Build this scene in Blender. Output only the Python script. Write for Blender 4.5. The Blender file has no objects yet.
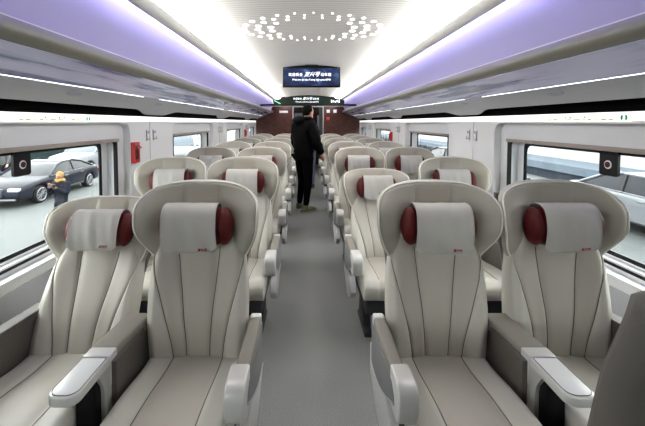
import bpy, bmesh, math, random
from mathutils import Vector, Matrix
random.seed(7)
S = bpy.context.scene
C = S.collection
PI = math.pi

# ------------------------------------------------------------------ materials
def lin(c):
    c = c / 255.0
    return c / 12.92 if c <= 0.04045 else ((c + 0.055) / 1.055) ** 2.4
def rgb(r, g, b):
    return (lin(r), lin(g), lin(b), 1.0)
def mat(name, col, rough=0.5, metal=0.0, emit=None, estr=0.0, spec=0.5, bump=0.0, bscale=80.0, vary=0.0, vscale=6.0, coat=0.0):
    m = bpy.data.materials.new(name); m.use_nodes = True
    nt = m.node_tree; b = nt.nodes['Principled BSDF']
    b.inputs['Base Color'].default_value = col
    b.inputs['Roughness'].default_value = rough
    b.inputs['Metallic'].default_value = metal
    b.inputs['Specular IOR Level'].default_value = spec
    b.inputs['Coat Weight'].default_value = coat
    if emit:
        b.inputs['Emission Color'].default_value = emit
        b.inputs['Emission Strength'].default_value = estr
    if bump > 0 or vary > 0:
        tc = nt.nodes.new('ShaderNodeTexCoord')
        if bump > 0:
            n = nt.nodes.new('ShaderNodeTexNoise'); n.inputs['Scale'].default_value = bscale; n.inputs['Detail'].default_value = 3
            bp = nt.nodes.new('ShaderNodeBump'); bp.inputs['Strength'].default_value = bump; bp.inputs['Distance'].default_value = 0.002
            nt.links.new(tc.outputs['Object'], n.inputs['Vector'])
            nt.links.new(n.outputs['Fac'], bp.inputs['Height']); nt.links.new(bp.outputs['Normal'], b.inputs['Normal'])
        if vary > 0:
            n2 = nt.nodes.new('ShaderNodeTexNoise'); n2.inputs['Scale'].default_value = vscale; n2.inputs['Detail'].default_value = 4
            nt.links.new(tc.outputs['Object'], n2.inputs['Vector'])
            r = nt.nodes.new('ShaderNodeValToRGB')
            r.color_ramp.elements[0].position = 0.3; r.color_ramp.elements[1].position = 0.7
            r.color_ramp.elements[0].color = tuple(c * (1 - vary) for c in col[:3]) + (1,)
            r.color_ramp.elements[1].color = tuple(min(1, c * (1 + vary)) for c in col[:3]) + (1,)
            nt.links.new(n2.outputs['Fac'], r.inputs['Fac']); nt.links.new(r.outputs['Color'], b.inputs['Base Color'])
    return m

M = {}
M['leather'] = mat('leather_taupe', rgb(178, 172, 160), 0.5, bump=0.15, bscale=260)
M['leather_lit_sides'] = mat('leather_lit_sides', rgb(190, 186, 175), 0.48, bump=0.15, bscale=260)  # same leather, lightened to imitate the shading on the side channels
M['leather_wing_shade'] = mat('leather_wing_shade', rgb(164, 159, 146), 0.5, bump=0.15, bscale=260)  # same leather, darkened to imitate shade on the concave wings
M['leather_panel'] = mat('leather_panel', rgb(158, 151, 138), 0.55, bump=0.2, bscale=200)
M['thread'] = mat('thread', rgb(92, 85, 77), 0.7)
M['piping'] = mat('piping', rgb(222, 218, 208), 0.45)
M['red'] = mat('red_leather', rgb(80, 14, 15), 0.5, spec=0.25, bump=0.1, bscale=200)
M['cloth'] = mat('white_cloth', rgb(184, 181, 174), 0.9, spec=0.1, bump=0.4, bscale=500)
M['redprint'] = mat('red_print', rgb(170, 40, 45), 0.8, spec=0.1)
M['arm_pad'] = mat('arm_pad', rgb(130, 124, 115), 0.6, bump=0.3, bscale=400)
M['arm_dark'] = mat('arm_dark', rgb(84, 79, 73), 0.6, bump=0.3, bscale=300)
M['arm_grey'] = mat('arm_grey', rgb(112, 112, 112), 0.5)
M['silver'] = mat('silver_plastic', rgb(200, 198, 194), 0.38, metal=0.25)
M['silver_rim'] = mat('silver_rim', rgb(178, 176, 172), 0.35, metal=0.4)
M['tray'] = mat('tray_top', rgb(214, 214, 212), 0.35)
M['black'] = mat('black_plastic', rgb(9, 9, 10), 0.45, spec=0.2)
M['charcoal'] = mat('charcoal', rgb(44, 44, 46), 0.6)
M['wall'] = mat('wall_white', rgb(226, 226, 226), 0.45)
M['recess'] = mat('recess_white', rgb(216, 216, 218), 0.45)
M['wall_low'] = mat('wall_grey', rgb(186, 187, 190), 0.5)
M['sill'] = mat('sill', rgb(222, 224, 226), 0.35)
M['taupe_rail'] = mat('taupe_rail', rgb(150, 138, 130), 0.5)
M['rack_grey'] = mat('rack_grey', rgb(176, 174, 168), 0.4)
M['rack_lip'] = mat('rack_lip', rgb(122, 120, 108), 0.4)
M['rack_low'] = mat('rack_low', rgb(166, 165, 168), 0.4)
M['oval'] = mat('oval_grey', rgb(150, 150, 158), 0.4)
M['void'] = mat('shade_black', rgb(12, 12, 13), 0.95, spec=0.05)
M['painted_glow'] = mat('painted_glow_strip', rgb(244, 244, 240), 0.5, emit=(1, 0.995, 0.97, 1), estr=0.55)  # emission imitates a brightly lit ledge, not a real lamp
M['led_white'] = mat('led_white', rgb(240, 248, 255), 0.5, emit=(0.92, 0.97, 1, 1), estr=3.0)
M['led_dim'] = mat('led_dim', rgb(240, 248, 255), 0.5, emit=(0.92, 0.97, 1, 1), estr=3.0)
M['cove'] = mat('cove_light', rgb(250, 248, 242), 0.5, emit=(1.0, 0.99, 0.95, 1), estr=12.0)
M['led_dot'] = mat('led_dot', rgb(255, 255, 255), 0.5, emit=(1.0, 0.99, 0.97, 1), estr=1.3)
M['led_violet'] = mat('led_violet', rgb(150, 140, 255), 0.5, emit=(0.24, 0.22, 1.0, 1), estr=13.0)
M['led_lilac'] = mat('led_lilac', rgb(190, 170, 255), 0.5, emit=(0.54, 0.44, 1.0, 1), estr=50.0)
M['cove_lip'] = mat('cove_lip', rgb(242, 241, 236), 0.35)
M['panel_violet_tint'] = mat('glossy_panel', rgb(190, 184, 214), 0.4, spec=0.3)  # lavender tint carries part of the violet LED light
M['seam'] = mat('seam_dark', rgb(70, 66, 84), 0.6)
M['slot'] = mat('slot', rgb(120, 118, 114), 0.6)
M['wood'] = None
M['metal'] = mat('brushed_metal', rgb(180, 180, 182), 0.3, metal=0.9)
M['red_plastic'] = mat('red_plastic', rgb(196, 40, 36), 0.4)
M['white'] = mat('white_paint', rgb(238, 238, 238), 0.5)
M['sign_green'] = mat('sign_green', rgb(40, 170, 110), 0.5)
M['sign_lime'] = mat('sign_lime', rgb(176, 196, 96), 0.5)
M['text_screen'] = mat('screen_text', rgb(240, 245, 255), 0.5, emit=(0.92, 0.96, 1, 1), estr=1.0)
M['skin'] = mat('skin', rgb(196, 150, 126), 0.55)
M['hair'] = mat('hair', rgb(10, 9, 9), 0.85, spec=0.08)
M['jacket'] = mat('black_jacket', rgb(6, 6, 7), 0.8, spec=0.08, bump=0.3, bscale=120)
M['trouser'] = mat('black_trouser', rgb(5, 5, 6), 0.9, spec=0.05)
M['jeans'] = mat('blue_jeans', rgb(88, 92, 116), 0.8, vary=0.35, vscale=40)
M['shoe'] = mat('olive_shoe', rgb(98, 94, 72), 0.6, vary=0.3, vscale=30)
M['sole'] = mat('sole', rgb(150, 146, 128), 0.6)
M['navy'] = mat('navy_coat', rgb(14, 17, 27), 0.85, spec=0.08)
M['yellow'] = mat('yellow_scarf', rgb(118, 92, 44), 0.9, spec=0.1)
M['car_dark'] = mat('car_dark', rgb(8, 11, 22), 0.4, spec=0.1)
M['car_white'] = mat('car_white', rgb(92, 96, 100), 0.4, spec=0.3)
M['car_glass'] = mat('car_glass', rgb(10, 15, 22), 0.3, spec=0.1)
M['car_glass_light'] = mat('car_glass_light', rgb(54, 62, 70), 0.3, spec=0.2)
M['tyre'] = mat('tyre', rgb(12, 12, 13), 0.9, spec=0.1)
M['wheel_metal'] = mat('wheel_metal', rgb(104, 106, 110), 0.4, metal=0.6)
M['skin_day'] = mat('skin_pale', rgb(120, 92, 78), 0.7, spec=0.15)
M['lamp_clear'] = mat('lamp_clear', rgb(140, 144, 150), 0.3)
M['hedge'] = mat('hedge', rgb(24, 36, 36), 0.95, spec=0.05, vary=0.3, vscale=3)
M['backdrop'] = mat('backdrop_wall', rgb(126, 128, 130), 0.8)
M['shed'] = mat('grey_cladding', rgb(60, 68, 76), 0.8, spec=0.1)
M['shed_dark'] = mat('dark_cladding', rgb(28, 34, 42), 0.8, spec=0.1)

def tex_mat(name, build, rough=0.5, spec=0.5):
    m = bpy.data.materials.new(name); m.use_nodes = True
    nt = m.node_tree; b = nt.nodes['Principled BSDF']
    b.inputs['Roughness'].default_value = rough; b.inputs['Specular IOR Level'].default_value = spec
    build(nt, b); return m
def ramp(nt, stops):
    r = nt.nodes.new('ShaderNodeValToRGB'); cr = r.color_ramp
    cr.elements[0].position, cr.elements[0].color = stops[0]
    cr.elements[1].position, cr.elements[1].color = stops[-1]
    for p, c in stops[1:-1]:
        e = cr.elements.new(p); e.color = c
    return r
def coords(nt, scale):
    tc = nt.nodes.new('ShaderNodeTexCoord'); mp = nt.nodes.new('ShaderNodeMapping')
    mp.inputs['Scale'].default_value = scale
    nt.links.new(tc.outputs['Object'], mp.inputs['Vector']); return mp
def b_wood(nt, b):
    mp = coords(nt, (4, 4, 26))
    n = nt.nodes.new('ShaderNodeTexNoise'); n.inputs['Scale'].default_value = 2.0; n.inputs['Detail'].default_value = 6
    r = ramp(nt, [(0.3, rgb(48, 22, 15)), (0.7, rgb(92, 46, 32))])
    nt.links.new(mp.outputs[0], n.inputs['Vector']); nt.links.new(n.outputs['Fac'], r.inputs['Fac']); nt.links.new(r.outputs['Color'], b.inputs['Base Color'])
M['wood'] = tex_mat('red_brown_wood', b_wood, 0.25)
def b_cloud(nt, b):   # wispy cloud-like streaks, blue-grey on lavender
    mp = coords(nt, (8.0, 0.6, 8.0))
    n = nt.nodes.new('ShaderNodeTexNoise'); n.inputs['Scale'].default_value = 1.6; n.inputs['Detail'].default_value = 5; n.inputs['Roughness'].default_value = 0.55
    r = ramp(nt, [(0.44, rgb(220, 216, 250)), (0.52, rgb(196, 194, 236)), (0.58, rgb(118, 122, 172)), (0.8, rgb(96, 100, 150))])  # lavender in the base stands in for reflected violet light
    nt.links.new(mp.outputs[0], n.inputs['Vector']); nt.links.new(n.outputs['Fac'], r.inputs['Fac']); nt.links.new(r.outputs['Color'], b.inputs['Base Color'])
M['cloud'] = tex_mat('cloud_streaks', b_cloud, 0.2, 0.5)
def b_ceil(nt, b):    # finely slotted ceiling sheet
    mp = coords(nt, (0.0, 1.0, 0.0))
    w = nt.nodes.new('ShaderNodeTexWave'); w.wave_type = 'BANDS'; w.bands_direction = 'Y'; w.inputs['Scale'].default_value = 7.5; w.inputs['Distortion'].default_value = 0
    r = ramp(nt, [(0.0, rgb(196, 194, 190)), (0.25, rgb(232, 230, 226)), (1.0, rgb(234, 232, 228))])
    nt.links.new(mp.outputs[0], w.inputs['Vector']); nt.links.new(w.outputs['Fac'], r.inputs['Fac']); nt.links.new(r.outputs['Color'], b.inputs['Base Color'])
M['ceiling'] = tex_mat('ceiling_sheet', b_ceil, 0.5)
def b_floor(nt, b):
    mp = coords(nt, (1, 1, 1))
    n = nt.nodes.new('ShaderNodeTexNoise'); n.inputs['Scale'].default_value = 160; n.inputs['Detail'].default_value = 3
    n2 = nt.nodes.new('ShaderNodeTexNoise'); n2.inputs['Scale'].default_value = 2.2
    mx = nt.nodes.new('ShaderNodeMath'); mx.operation = 'MULTIPLY_ADD'; mx.inputs[1].default_value = 0.25
    r = ramp(nt, [(0.42, rgb(102, 102, 100)), (0.85, rgb(130, 130, 128))])
    nt.links.new(mp.outputs[0], n.inputs['Vector']); nt.links.new(mp.outputs[0], n2.inputs['Vector'])
    nt.links.new(n2.outputs['Fac'], mx.inputs[0]); nt.links.new(n.outputs['Fac'], mx.inputs[2])
    nt.links.new(mx.outputs[0], r.inputs['Fac']); nt.links.new(r.outputs['Color'], b.inputs['Base Color'])
M['floor'] = tex_mat('dark_floor', b_floor, 0.42)
def b_ground(nt, b):
    mp = coords(nt, (1, 1, 1))
    br = nt.nodes.new('ShaderNodeTexBrick'); br.inputs['Scale'].default_value = 0.35; br.inputs['Mortar Size'].default_value = 0.008
    br.inputs['Color1'].default_value = rgb(46, 51, 51); br.inputs['Color2'].default_value = rgb(43, 48, 48); br.inputs['Mortar'].default_value = rgb(36, 40, 41)
    nt.links.new(mp.outputs[0], br.inputs['Vector']); nt.links.new(br.outputs['Color'], b.inputs['Base Color'])
M['ground'] = tex_mat('pale_concrete', b_ground, 0.8)
def b_screen(nt, b):  # the blue pictures shown on the hanging screen: it gives off light
    mp = coords(nt, (4, 1, 7))
    n = nt.nodes.new('ShaderNodeTexNoise'); n.inputs['Scale'].default_value = 1.7; n.inputs['Detail'].default_value = 6
    r = ramp(nt, [(0.35, rgb(10, 22, 58)), (0.55, rgb(30, 58, 112)), (0.72, rgb(120, 156, 204))])
    nt.links.new(mp.outputs[0], n.inputs['Vector']); nt.links.new(n.outputs['Fac'], r.inputs['Fac'])
    b.inputs['Base Color'].default_value = (0.01, 0.01, 0.02, 1)
    nt.links.new(r.outputs['Color'], b.inputs['Emission Color']); b.inputs['Emission Strength'].default_value = 0.45
M['screen'] = tex_mat('screen_picture', b_screen, 0.4, 0.15)
def b_gscreen(nt, b):
    mp = coords(nt, (1.2, 1, 3))
    n = nt.nodes.new('ShaderNodeTexNoise'); n.inputs['Scale'].default_value = 1.6; n.inputs['Detail'].default_value = 4
    r = ramp(nt, [(0.4, rgb(6, 16, 12)), (0.62, rgb(16, 52, 34)), (0.75, rgb(50, 110, 70))])
    nt.links.new(mp.outputs[0], n.inputs['Vector']); nt.links.new(n.outputs['Fac'], r.inputs['Fac'])
    b.inputs['Base Color'].default_value = (0.01, 0.015, 0.012, 1)
    nt.links.new(r.outputs['Color'], b.inputs['Emission Color']); b.inputs['Emission Strength'].default_value = 0.3
M['gscreen'] = tex_mat('green_screen_picture', b_gscreen, 0.5, 0.1)
M['green_glow'] = mat('green_bar', rgb(90, 200, 130), 0.4, emit=(0.15, 0.7, 0.3, 1), estr=1.0)
def glass_mat():
    m = bpy.data.materials.new('window_glass'); m.use_nodes = True
    nt = m.node_tree; nt.nodes.clear()
    o = nt.nodes.new('ShaderNodeOutputMaterial'); mx = nt.nodes.new('ShaderNodeMixShader')
    t = nt.nodes.new('ShaderNodeBsdfTransparent'); t.inputs['Color'].default_value = (0.93, 0.965, 0.975, 1)
    g = nt.nodes.new('ShaderNodeBsdfGlossy'); g.inputs['Roughness'].default_value = 0.02
    f = nt.nodes.new('ShaderNodeLayerWeight'); f.inputs['Blend'].default_value = 0.5
    pw = nt.nodes.new('ShaderNodeMath'); pw.operation = 'POWER'; pw.inputs[1].default_value = 4.0
    ml = nt.nodes.new('ShaderNodeMath'); ml.operation = 'MULTIPLY_ADD'; ml.inputs[1].default_value = 0.25; ml.inputs[2].default_value = 0.02
    nt.links.new(f.outputs['Facing'], pw.inputs[0]); nt.links.new(pw.outputs[0], ml.inputs[0])
    nt.links.new(ml.outputs[0], mx.inputs[0]); nt.links.new(t.outputs[0], mx.inputs[1]); nt.links.new(g.outputs[0], mx.inputs[2])
    nt.links.new(mx.outputs[0], o.inputs[0]); return m
M['glass'] = glass_mat()

# ------------------------------------------------------------------ mesh helpers
class MB:
    def __init__(s): s.v = []; s.f = []; s.m = []
    def quad_grid(s, P, mi=0, flip=False, mfun=None):
        nu, nv = len(P), len(P[0]); b = len(s.v)
        for row in P: s.v.extend(row)
        for i in range(nu - 1):
            for j in range(nv - 1):
                q = (b + i * nv + j, b + (i + 1) * nv + j, b + (i + 1) * nv + j + 1, b + i * nv + j + 1)
                s.f.append(q[::-1] if flip else q); s.m.append(mfun(i, j) if mfun else mi)
        return b
    def box(s, x0, x1, y0, y1, z0, z1, mi=0, bev=0.0, seg=2):
        bm = bmesh.new()
        bmesh.ops.create_cube(bm, size=1)
        for v in bm.verts:
            v.co = Vector(((x0 + x1) / 2 + v.co.x * (x1 - x0), (y0 + y1) / 2 + v.co.y * (y1 - y0), (z0 + z1) / 2 + v.co.z * (z1 - z0)))
        if bev > 0: bmesh.ops.bevel(bm, geom=bm.edges[:], offset=bev, segments=seg, profile=0.5, affect='EDGES')
        s.add_bm(bm, mi)
    def add_bm(s, bm, mi=0):
        b = len(s.v); bm.verts.ensure_lookup_table()
        for i, v in enumerate(bm.verts): v.index = i
        s.v.extend([tuple(v.co) for v in bm.verts])
        for f in bm.faces: s.f.append(tuple(b + v.index for v in f.verts)); s.m.append(mi)
        bm.free()
    def tube(s, pts, r, n=8, mi=0, cap=True, rfun=None):
        pts = [Vector(p) for p in pts]; b = len(s.v); prev = None
        for i, p in enumerate(pts):
            t = (pts[min(i + 1, len(pts) - 1)] - pts[max(i - 1, 0)]).normalized()
            a = prev - t * prev.dot(t) if prev is not None else (Vector((0, 0, 1)) if abs(t.z) < 0.9 else Vector((1, 0, 0)))
            a = (a - t * a.dot(t)).normalized(); prev = a; c = t.cross(a)
            rr = rfun(i) if rfun else r
            for k in range(n):
                an = 2 * PI * k / n
                s.v.append(tuple(p + a * (math.cos(an) * rr) + c * (math.sin(an) * rr)))
        for i in range(len(pts) - 1):
            for k in range(n):
                s.f.append((b + i * n + k, b + i * n + (k + 1) % n, b + (i + 1) * n + (k + 1) % n, b + (i + 1) * n + k)); s.m.append(mi)
        if cap:
            s.f.append(tuple(b + k for k in range(n))[::-1]); s.m.append(mi)
            e = b + (len(pts) - 1) * n
            s.f.append(tuple(e + k for k in range(n))); s.m.append(mi)
    def prism(s, poly, axis, a0, a1, mi=0, bev=0.0, seg=2):
        """closed 2-D outline extruded along axis x / y / z"""
        bm = bmesh.new()
        def P(p, a):
            return {'x': (a, p[0], p[1]), 'y': (p[0], a, p[1]), 'z': (p[0], p[1], a)}[axis]
        A = [bm.verts.new(P(p, a0)) for p in poly]; B = [bm.verts.new(P(p, a1)) for p in poly]
        n = len(poly)
        caps = [bm.faces.new(A[::-1]), bm.faces.new(B)]
        for i in range(n): bm.faces.new((A[i], A[(i + 1) % n], B[(i + 1) % n], B[i]))
        bmesh.ops.recalc_face_normals(bm, faces=bm.faces[:])
        if bev > 0:
            es = list({e for f in caps for e in f.edges})
            bmesh.ops.bevel(bm, geom=es, offset=bev, segments=seg, profile=0.5, affect='EDGES')
        s.add_bm(bm, mi)
    def ball(s, c, r, mi=0, nu=16, nv=12, fn=None):
        bm = bmesh.new(); bmesh.ops.create_uvsphere(bm, u_segments=nu, v_segments=nv, radius=1)
        for v in bm.verts:
            p = v.co.copy()
            if fn: p = Vector(fn(p))
            v.co = Vector((c[0] + p.x * r[0], c[1] + p.y * r[1], c[2] + p.z * r[2]))
        s.add_bm(bm, mi)
    def mesh(s, name, mats, smooth=True, angle=40, recalc=True):
        me = bpy.data.meshes.new(name)
        me.from_pydata([tuple(v) for v in s.v], [], s.f)
        for m in (mats if isinstance(mats, (list, tuple)) else [mats]): me.materials.append(m)
        me.polygons.foreach_set('material_index', s.m)
        if recalc:
            bm = bmesh.new(); bm.from_mesh(me)
            bmesh.ops.remove_doubles(bm, verts=bm.verts[:], dist=1e-6)
            bmesh.ops.recalc_face_normals(bm, faces=bm.faces[:]); bm.to_mesh(me); bm.free()
        if smooth:
            me.polygons.foreach_set('use_smooth', [True] * len(me.polygons)); me.set_sharp_from_angle(angle=math.radians(angle))
        me.update(); return me
    def obj(s, name, mats, parent=None, loc=(0, 0, 0), smooth=True, angle=40, recalc=True):
        return link(name, s.mesh(name, mats, smooth, angle, recalc), parent, loc)
def link(name, me, parent=None, loc=(0, 0, 0)):
    o = bpy.data.objects.new(name, me); C.objects.link(o); o.location = loc
    if parent: o.parent = parent
    return o
def empty(name, loc=(0, 0, 0), rz=0.0):
    o = bpy.data.objects.new(name, None); C.objects.link(o); o.location = loc; o.rotation_euler = (0, 0, rz); o.empty_display_size = 0.1
    return o
def tag(o, label, cat, group=None):
    o['label'] = label; o['category'] = cat
    if group: o['group'] = group
    return o
def struct(o): o['kind'] = 'structure'; return o
def copy_tree(o, parent=None):
    c = o.copy(); C.objects.link(c)
    if parent: c.parent = parent
    for ch in list(o.children): copy_tree(ch, c)
    return c
def ss(t): t = max(0.0, min(1.0, t)); return t * t * (3 - 2 * t)
def lerp(a, b, t): return a + (b - a) * t
def rrect(x0, x1, y0, y1, r, n=6):
    pts = []
    for cx, cy, a in ((x1 - r, y1 - r, 0), (x0 + r, y1 - r, 90), (x0 + r, y0 + r, 180), (x1 - r, y0 + r, 270)):
        for k in range(n + 1):
            t = math.radians(a + 90 * k / n); pts.append((cx + r * math.cos(t), cy + r * math.sin(t)))
    return pts
def text_mesh(name, body, size, matl, parent, loc, rot, shear=0.0, extr=0.001, ali='CENTER', sx=1.0):
    cu = bpy.data.curves.new(name, 'FONT'); cu.body = body; cu.size = size; cu.shear = shear; cu.extrude = extr
    cu.align_x = ali; cu.align_y = 'CENTER'; cu.resolution_u = 3
    o = bpy.data.objects.new(name, cu); C.objects.link(o)
    bpy.context.view_layer.update()
    me = bpy.data.meshes.new_from_object(o.evaluated_get(bpy.context.evaluated_depsgraph_get()))
    C.objects.unlink(o); bpy.data.objects.remove(o)
    me.materials.clear(); me.materials.append(matl); me.name = name
    t = link(name, me, parent, loc); t.rotation_euler = rot; t.scale = (sx, 1, 1)
    return t

# ------------------------------------------------------------------ camera
HORIZON = 122.5; VPX = 306.0; F = 367.0; PITCH = math.radians(2.5)
CAM = Vector((-0.05, 0.0, 1.47))
cd = bpy.data.cameras.new('camera'); cam = bpy.data.objects.new('camera', cd); C.objects.link(cam)
cam.location = CAM; cam.rotation_euler = (PI / 2 - PITCH, 0, 0)
cd.sensor_width = 36; cd.lens = F / 645 * 36; cd.clip_start = 0.02; cd.clip_end = 400
cd.shift_x = (322.5 - VPX) / 645
cd.shift_y = -(213.0 - (HORIZON + F * math.tan(PITCH))) / 645
S.camera = cam

# ------------------------------------------------------------------ carriage shell
Y0, Y1 = -5.2, 10.35
WX = 1.46
COVE0 = 1.2
YA = [(-1.32, 0.16), (-3.99, -2.51)]
YW = [(1.35, 2.83), (4.02, 5.48), (6.69, 8.13), (9.36, 10.25)]

def sheet(name, poly, mats, y0=Y0, y1=Y1, step=None, thick=0.012, side=1):
    """open cross-section polyline (X, z) run along the carriage as a thin panel with real thickness"""
    mb = MB(); n = len(poly)
    nor = []
    for i in range(n):
        a = Vector(poly[max(i - 1, 0)]); b = Vector(poly[min(i + 1, n - 1)]); d = (b - a).normalized()
        nor.append(Vector((-d.y, d.x)))
    back = [(Vector(p) + nr * thick * side) for p, nr in zip(poly, nor)]
    loop = [tuple(p) for p in poly] + [tuple(p) for p in back[::-1]]
    mb.prism(loop, 'y', y0, y1)
    return mb

mb = MB(); mb.box(-1.62, 1.62, Y0, 12.9, -0.06, 0.0)
struct(mb.obj('floor', M['floor'], smooth=False))

# ceiling: central slotted sheet, slightly arched
arch = [(x, 2.205 - 0.02 * (x / 0.64) ** 2) for x in [-0.64 + 1.28 * i / 12 for i in range(13)]]
struct(sheet('ceiling', arch, None, thick=0.015).obj('ceiling', M['ceiling']))
mb = MB(); mb.box(-1.7, 1.7, Y0, 12.9, 2.42, 2.46); mb.box(-1.7, -1.66, Y0, 12.9, 1.5, 2.42); mb.box(1.66, 1.7, Y0, 12.9, 1.5, 2.42)
struct(mb.obj('trim_1', M['void'], smooth=False))

tn = 2
for s in (-1, 1):
    def P(pts): return [(s * x, z) for x, z in pts]
    # bright cove
    cv = [(0.757, 2.163), (0.772, 2.140), (0.785, 2.108), (0.793, 2.084), (0.798, 2.062)]
    sd = 1 if s < 0 else -1
    o = sheet('c', P(cv), None, y0=COVE0, thick=-0.01, side=sd).obj('trim_%d' % tn, M['cove']); tn += 1; struct(o)
    o = sheet('c', P(cv), None, y1=COVE0, thick=-0.01, side=sd).obj('trim_%d' % tn, M['cove_lip']); tn += 1; struct(o)
    o = sheet('c', P([(0.642, 2.196), (0.68, 2.195), (0.71, 2.190), (0.735, 2.180), (0.757, 2.163)]), None, thick=-0.01, side=sd).obj('trim_%d' % tn, M['white']); tn += 1; struct(o)
    # rounded cove lip
    lip = [(0.797, 2.064), (0.802, 2.045), (0.815, 2.028), (0.833, 2.018), (0.852, 2.018), (0.866, 2.026), (0.870, 2.040)]
    o = sheet('c', P(lip), None, thick=-0.008, side=sd).obj('trim_%d' % tn, M['cove_lip']); tn += 1; struct(o)
    # slot between cove and ceiling
    mb = MB()
    mb.tube([(s * 0.643, Y0, 2.188), (s * 0.643, Y1, 2.188)], 0.004, 6)
    o = mb.obj('trim_%d' % tn, M['slot']); tn += 1; struct(o)
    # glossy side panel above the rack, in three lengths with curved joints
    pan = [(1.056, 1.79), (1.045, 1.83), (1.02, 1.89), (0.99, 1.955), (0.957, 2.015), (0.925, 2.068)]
    o = sheet('c', P(pan), None, thick=-0.012, side=sd).obj('trim_%d' % tn, M['panel_violet_tint']); tn += 1; struct(o)
    for ys in (1.55, 3.45, 5.35, 7.25, 9.15):
        mb = MB(); pts = []
        for i in range(14):
            t = i / 13.0; k = t * (len(pan) - 1); a = int(min(k, len(pan) - 2)); f = k - a
            x = lerp(pan[a][0], pan[a + 1][0], f); z = lerp(pan[a][1], pan[a + 1][1], f)
            yy = ys + 0.42 * ss((t - 0.12) / 0.5) * 1.0
            pts.append((s * (x - 0.001), yy, z))
        mb.tube(pts, 0.0028, 5); j = mb.obj('seam', M['seam'], parent=o)
    # violet light lines
    nm = 'leftmost' if s < 0 else 'rightmost'
    sd_word = 'left' if s < 0 else 'right'
    mb = MB(); mb.box(s * 0.869 - 0.004, s * 0.869 + 0.004, 0.6, Y1 - 0.4, 2.044, 2.052)
    tag(mb.obj('led_strip', M['led_violet'], smooth=False), 'blue-violet light line tucked behind the ceiling cove on the %s side' % sd_word, 'light strip')
    mb = MB(); mb.box(s * 1.026 - 0.006, s * 1.026 + 0.006, 0.6, Y1 - 0.4, 1.778, 1.784)
    tag(mb.obj('led_strip', M['led_lilac'], smooth=False), 'lilac light line behind the lip of the %s luggage rack' % sd_word, 'light strip')

    # luggage rack (one long unit each side)
    rack = empty('luggage_rack', (s * 1.2, 4.4, 1.7))
    tag(rack, 'long overhead luggage rack with cloud-streaked underside along the %s wall' % sd_word, 'luggage rack', None)
    off = (-s * 1.2, -4.4, -1.7)
    lp = [(1.036, 1.772), (1.012, 1.797), (1.000, 1.802), (0.990, 1.797), (0.980, 1.775), (0.982, 1.760), (0.992, 1.750), (1.02, 1.741)]
    sheet('x', P(lp), None, thick=-0.008, side=-sd).obj('front_lip', M['rack_lip'], rack, off)
    mb = MB(); mb.tube([(s * 0.997, Y0, 1.804), (s * 0.997, Y1, 1.804)], 0.008, 8); mb.obj('lip_highlight', M['piping'], rack, off)  # pale tube imitating the highlight where the LED lights the lip
    sheet('x', P([(1.02, 1.741), (1.10, 1.718), (1.18, 1.690), (1.243, 1.668)]), None, thick=-0.01, side=-sd).obj('underside_panel', M['cloud'], rack, off)
    for ys in (1.95, 4.6, 7.25):
        mb = MB()
        mb.tube([(s * (1.022 + 0.22 * t), ys, 1.741 - 0.073 * t - 0.001) for t in (0, 0.33, 0.66, 1)], 0.004, 5)
        mb.obj('panel_joint', M['rack_grey'], rack, off)
    for a, b in ((0.4, 2.72), (3.02, 5.35), (5.65, 8.0), (8.3, 10.2)):
        mb = MB(); mb.tube([(s * 1.249, a, 1.660), (s * 1.249, b, 1.660)], 0.0024, 8); mb.obj('light_line', M['led_white'] if a < 1 else M['led_dim'], rack, off)
    # lower panel with scalloped edge over the dark recess
    NY = 240; R0, R1 = [], []
    g = []
    for i in range(NY + 1):
        y = lerp(Y0, Y1, i / NY); op = 0.0
        for a, b in YA + YW:
            op = max(op, ss((y - (a - 0.42)) / 0.3) * ss(((b + 0.42) - y) / 0.3))
        ze = lerp(1.538, 1.578, op)
        row = []
        for x, z in ((1.258, 1.660), (1.30, 1.642), (1.36, 1.612)): row.append((s * x, y, z))
        row.append((s * lerp(1.462, 1.418, op), y, ze))
        row.append((s * lerp(1.470, 1.430, op), y, ze + 0.012)); row.append((s * 1.36, y, 1.63)); row.append((s * 1.258, y, 1.672))
        row.append(row[0]); g.append(row)
    mb = MB(); mb.quad_grid(g); mb.obj('lower_panel', M['rack_low'], rack, off)
    for y in (2.03, 3.2, 4.37, 5.54, 6.71, 7.88):
        mb = MB()
        prof = [(0.065 * math.cos(a), 0.022 * math.sin(a)) for a in [2 * PI * k / 20 for k in range(20)]]
        ca, sa = math.cos(math.atan2(0.03, 0.06)), math.sin(math.atan2(0.03, 0.06))
        bm = bmesh.new(); top = []; bot = []
        for p, q in prof:
            top.append(bm.verts.new((s * (1.325 + q * ca), y + p, 1.6295 - q * sa + 0.004))); bot.append(bm.verts.new((s * (1.325 + q * ca - 0.003), y + p, 1.6295 - q * sa - 0.004)))
        bm.faces.new(top); bm.faces.new(bot[::-1])
        for k in range(20): bm.faces.new((top[k], top[(k + 1) % 20], bot[(k + 1) % 20], bot[k]))
        mb.add_bm(bm); mb.obj('reading_lamp', M['oval'], rack, off)
    mb = MB(); mb.box(min(s * 1.4566, s * 1.4596), max(s * 1.4566, s * 1.4596), Y0 + 0.02, Y1 - 0.02, 1.478, 1.520)  # added glowing strip in place of the lit band at the wall top
    o = mb.obj('trim_%d' % tn, M['painted_glow'], smooth=False); tn += 1; struct(o)
    # black strip: shade of the recess behind, painted in
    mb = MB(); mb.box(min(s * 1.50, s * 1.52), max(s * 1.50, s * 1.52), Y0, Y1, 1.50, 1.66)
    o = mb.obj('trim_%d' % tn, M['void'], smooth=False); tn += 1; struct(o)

    # ------------------------------------------------ side wall with rounded recesses and window openings
    side = 'left' if s < 0 else 'right'
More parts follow.
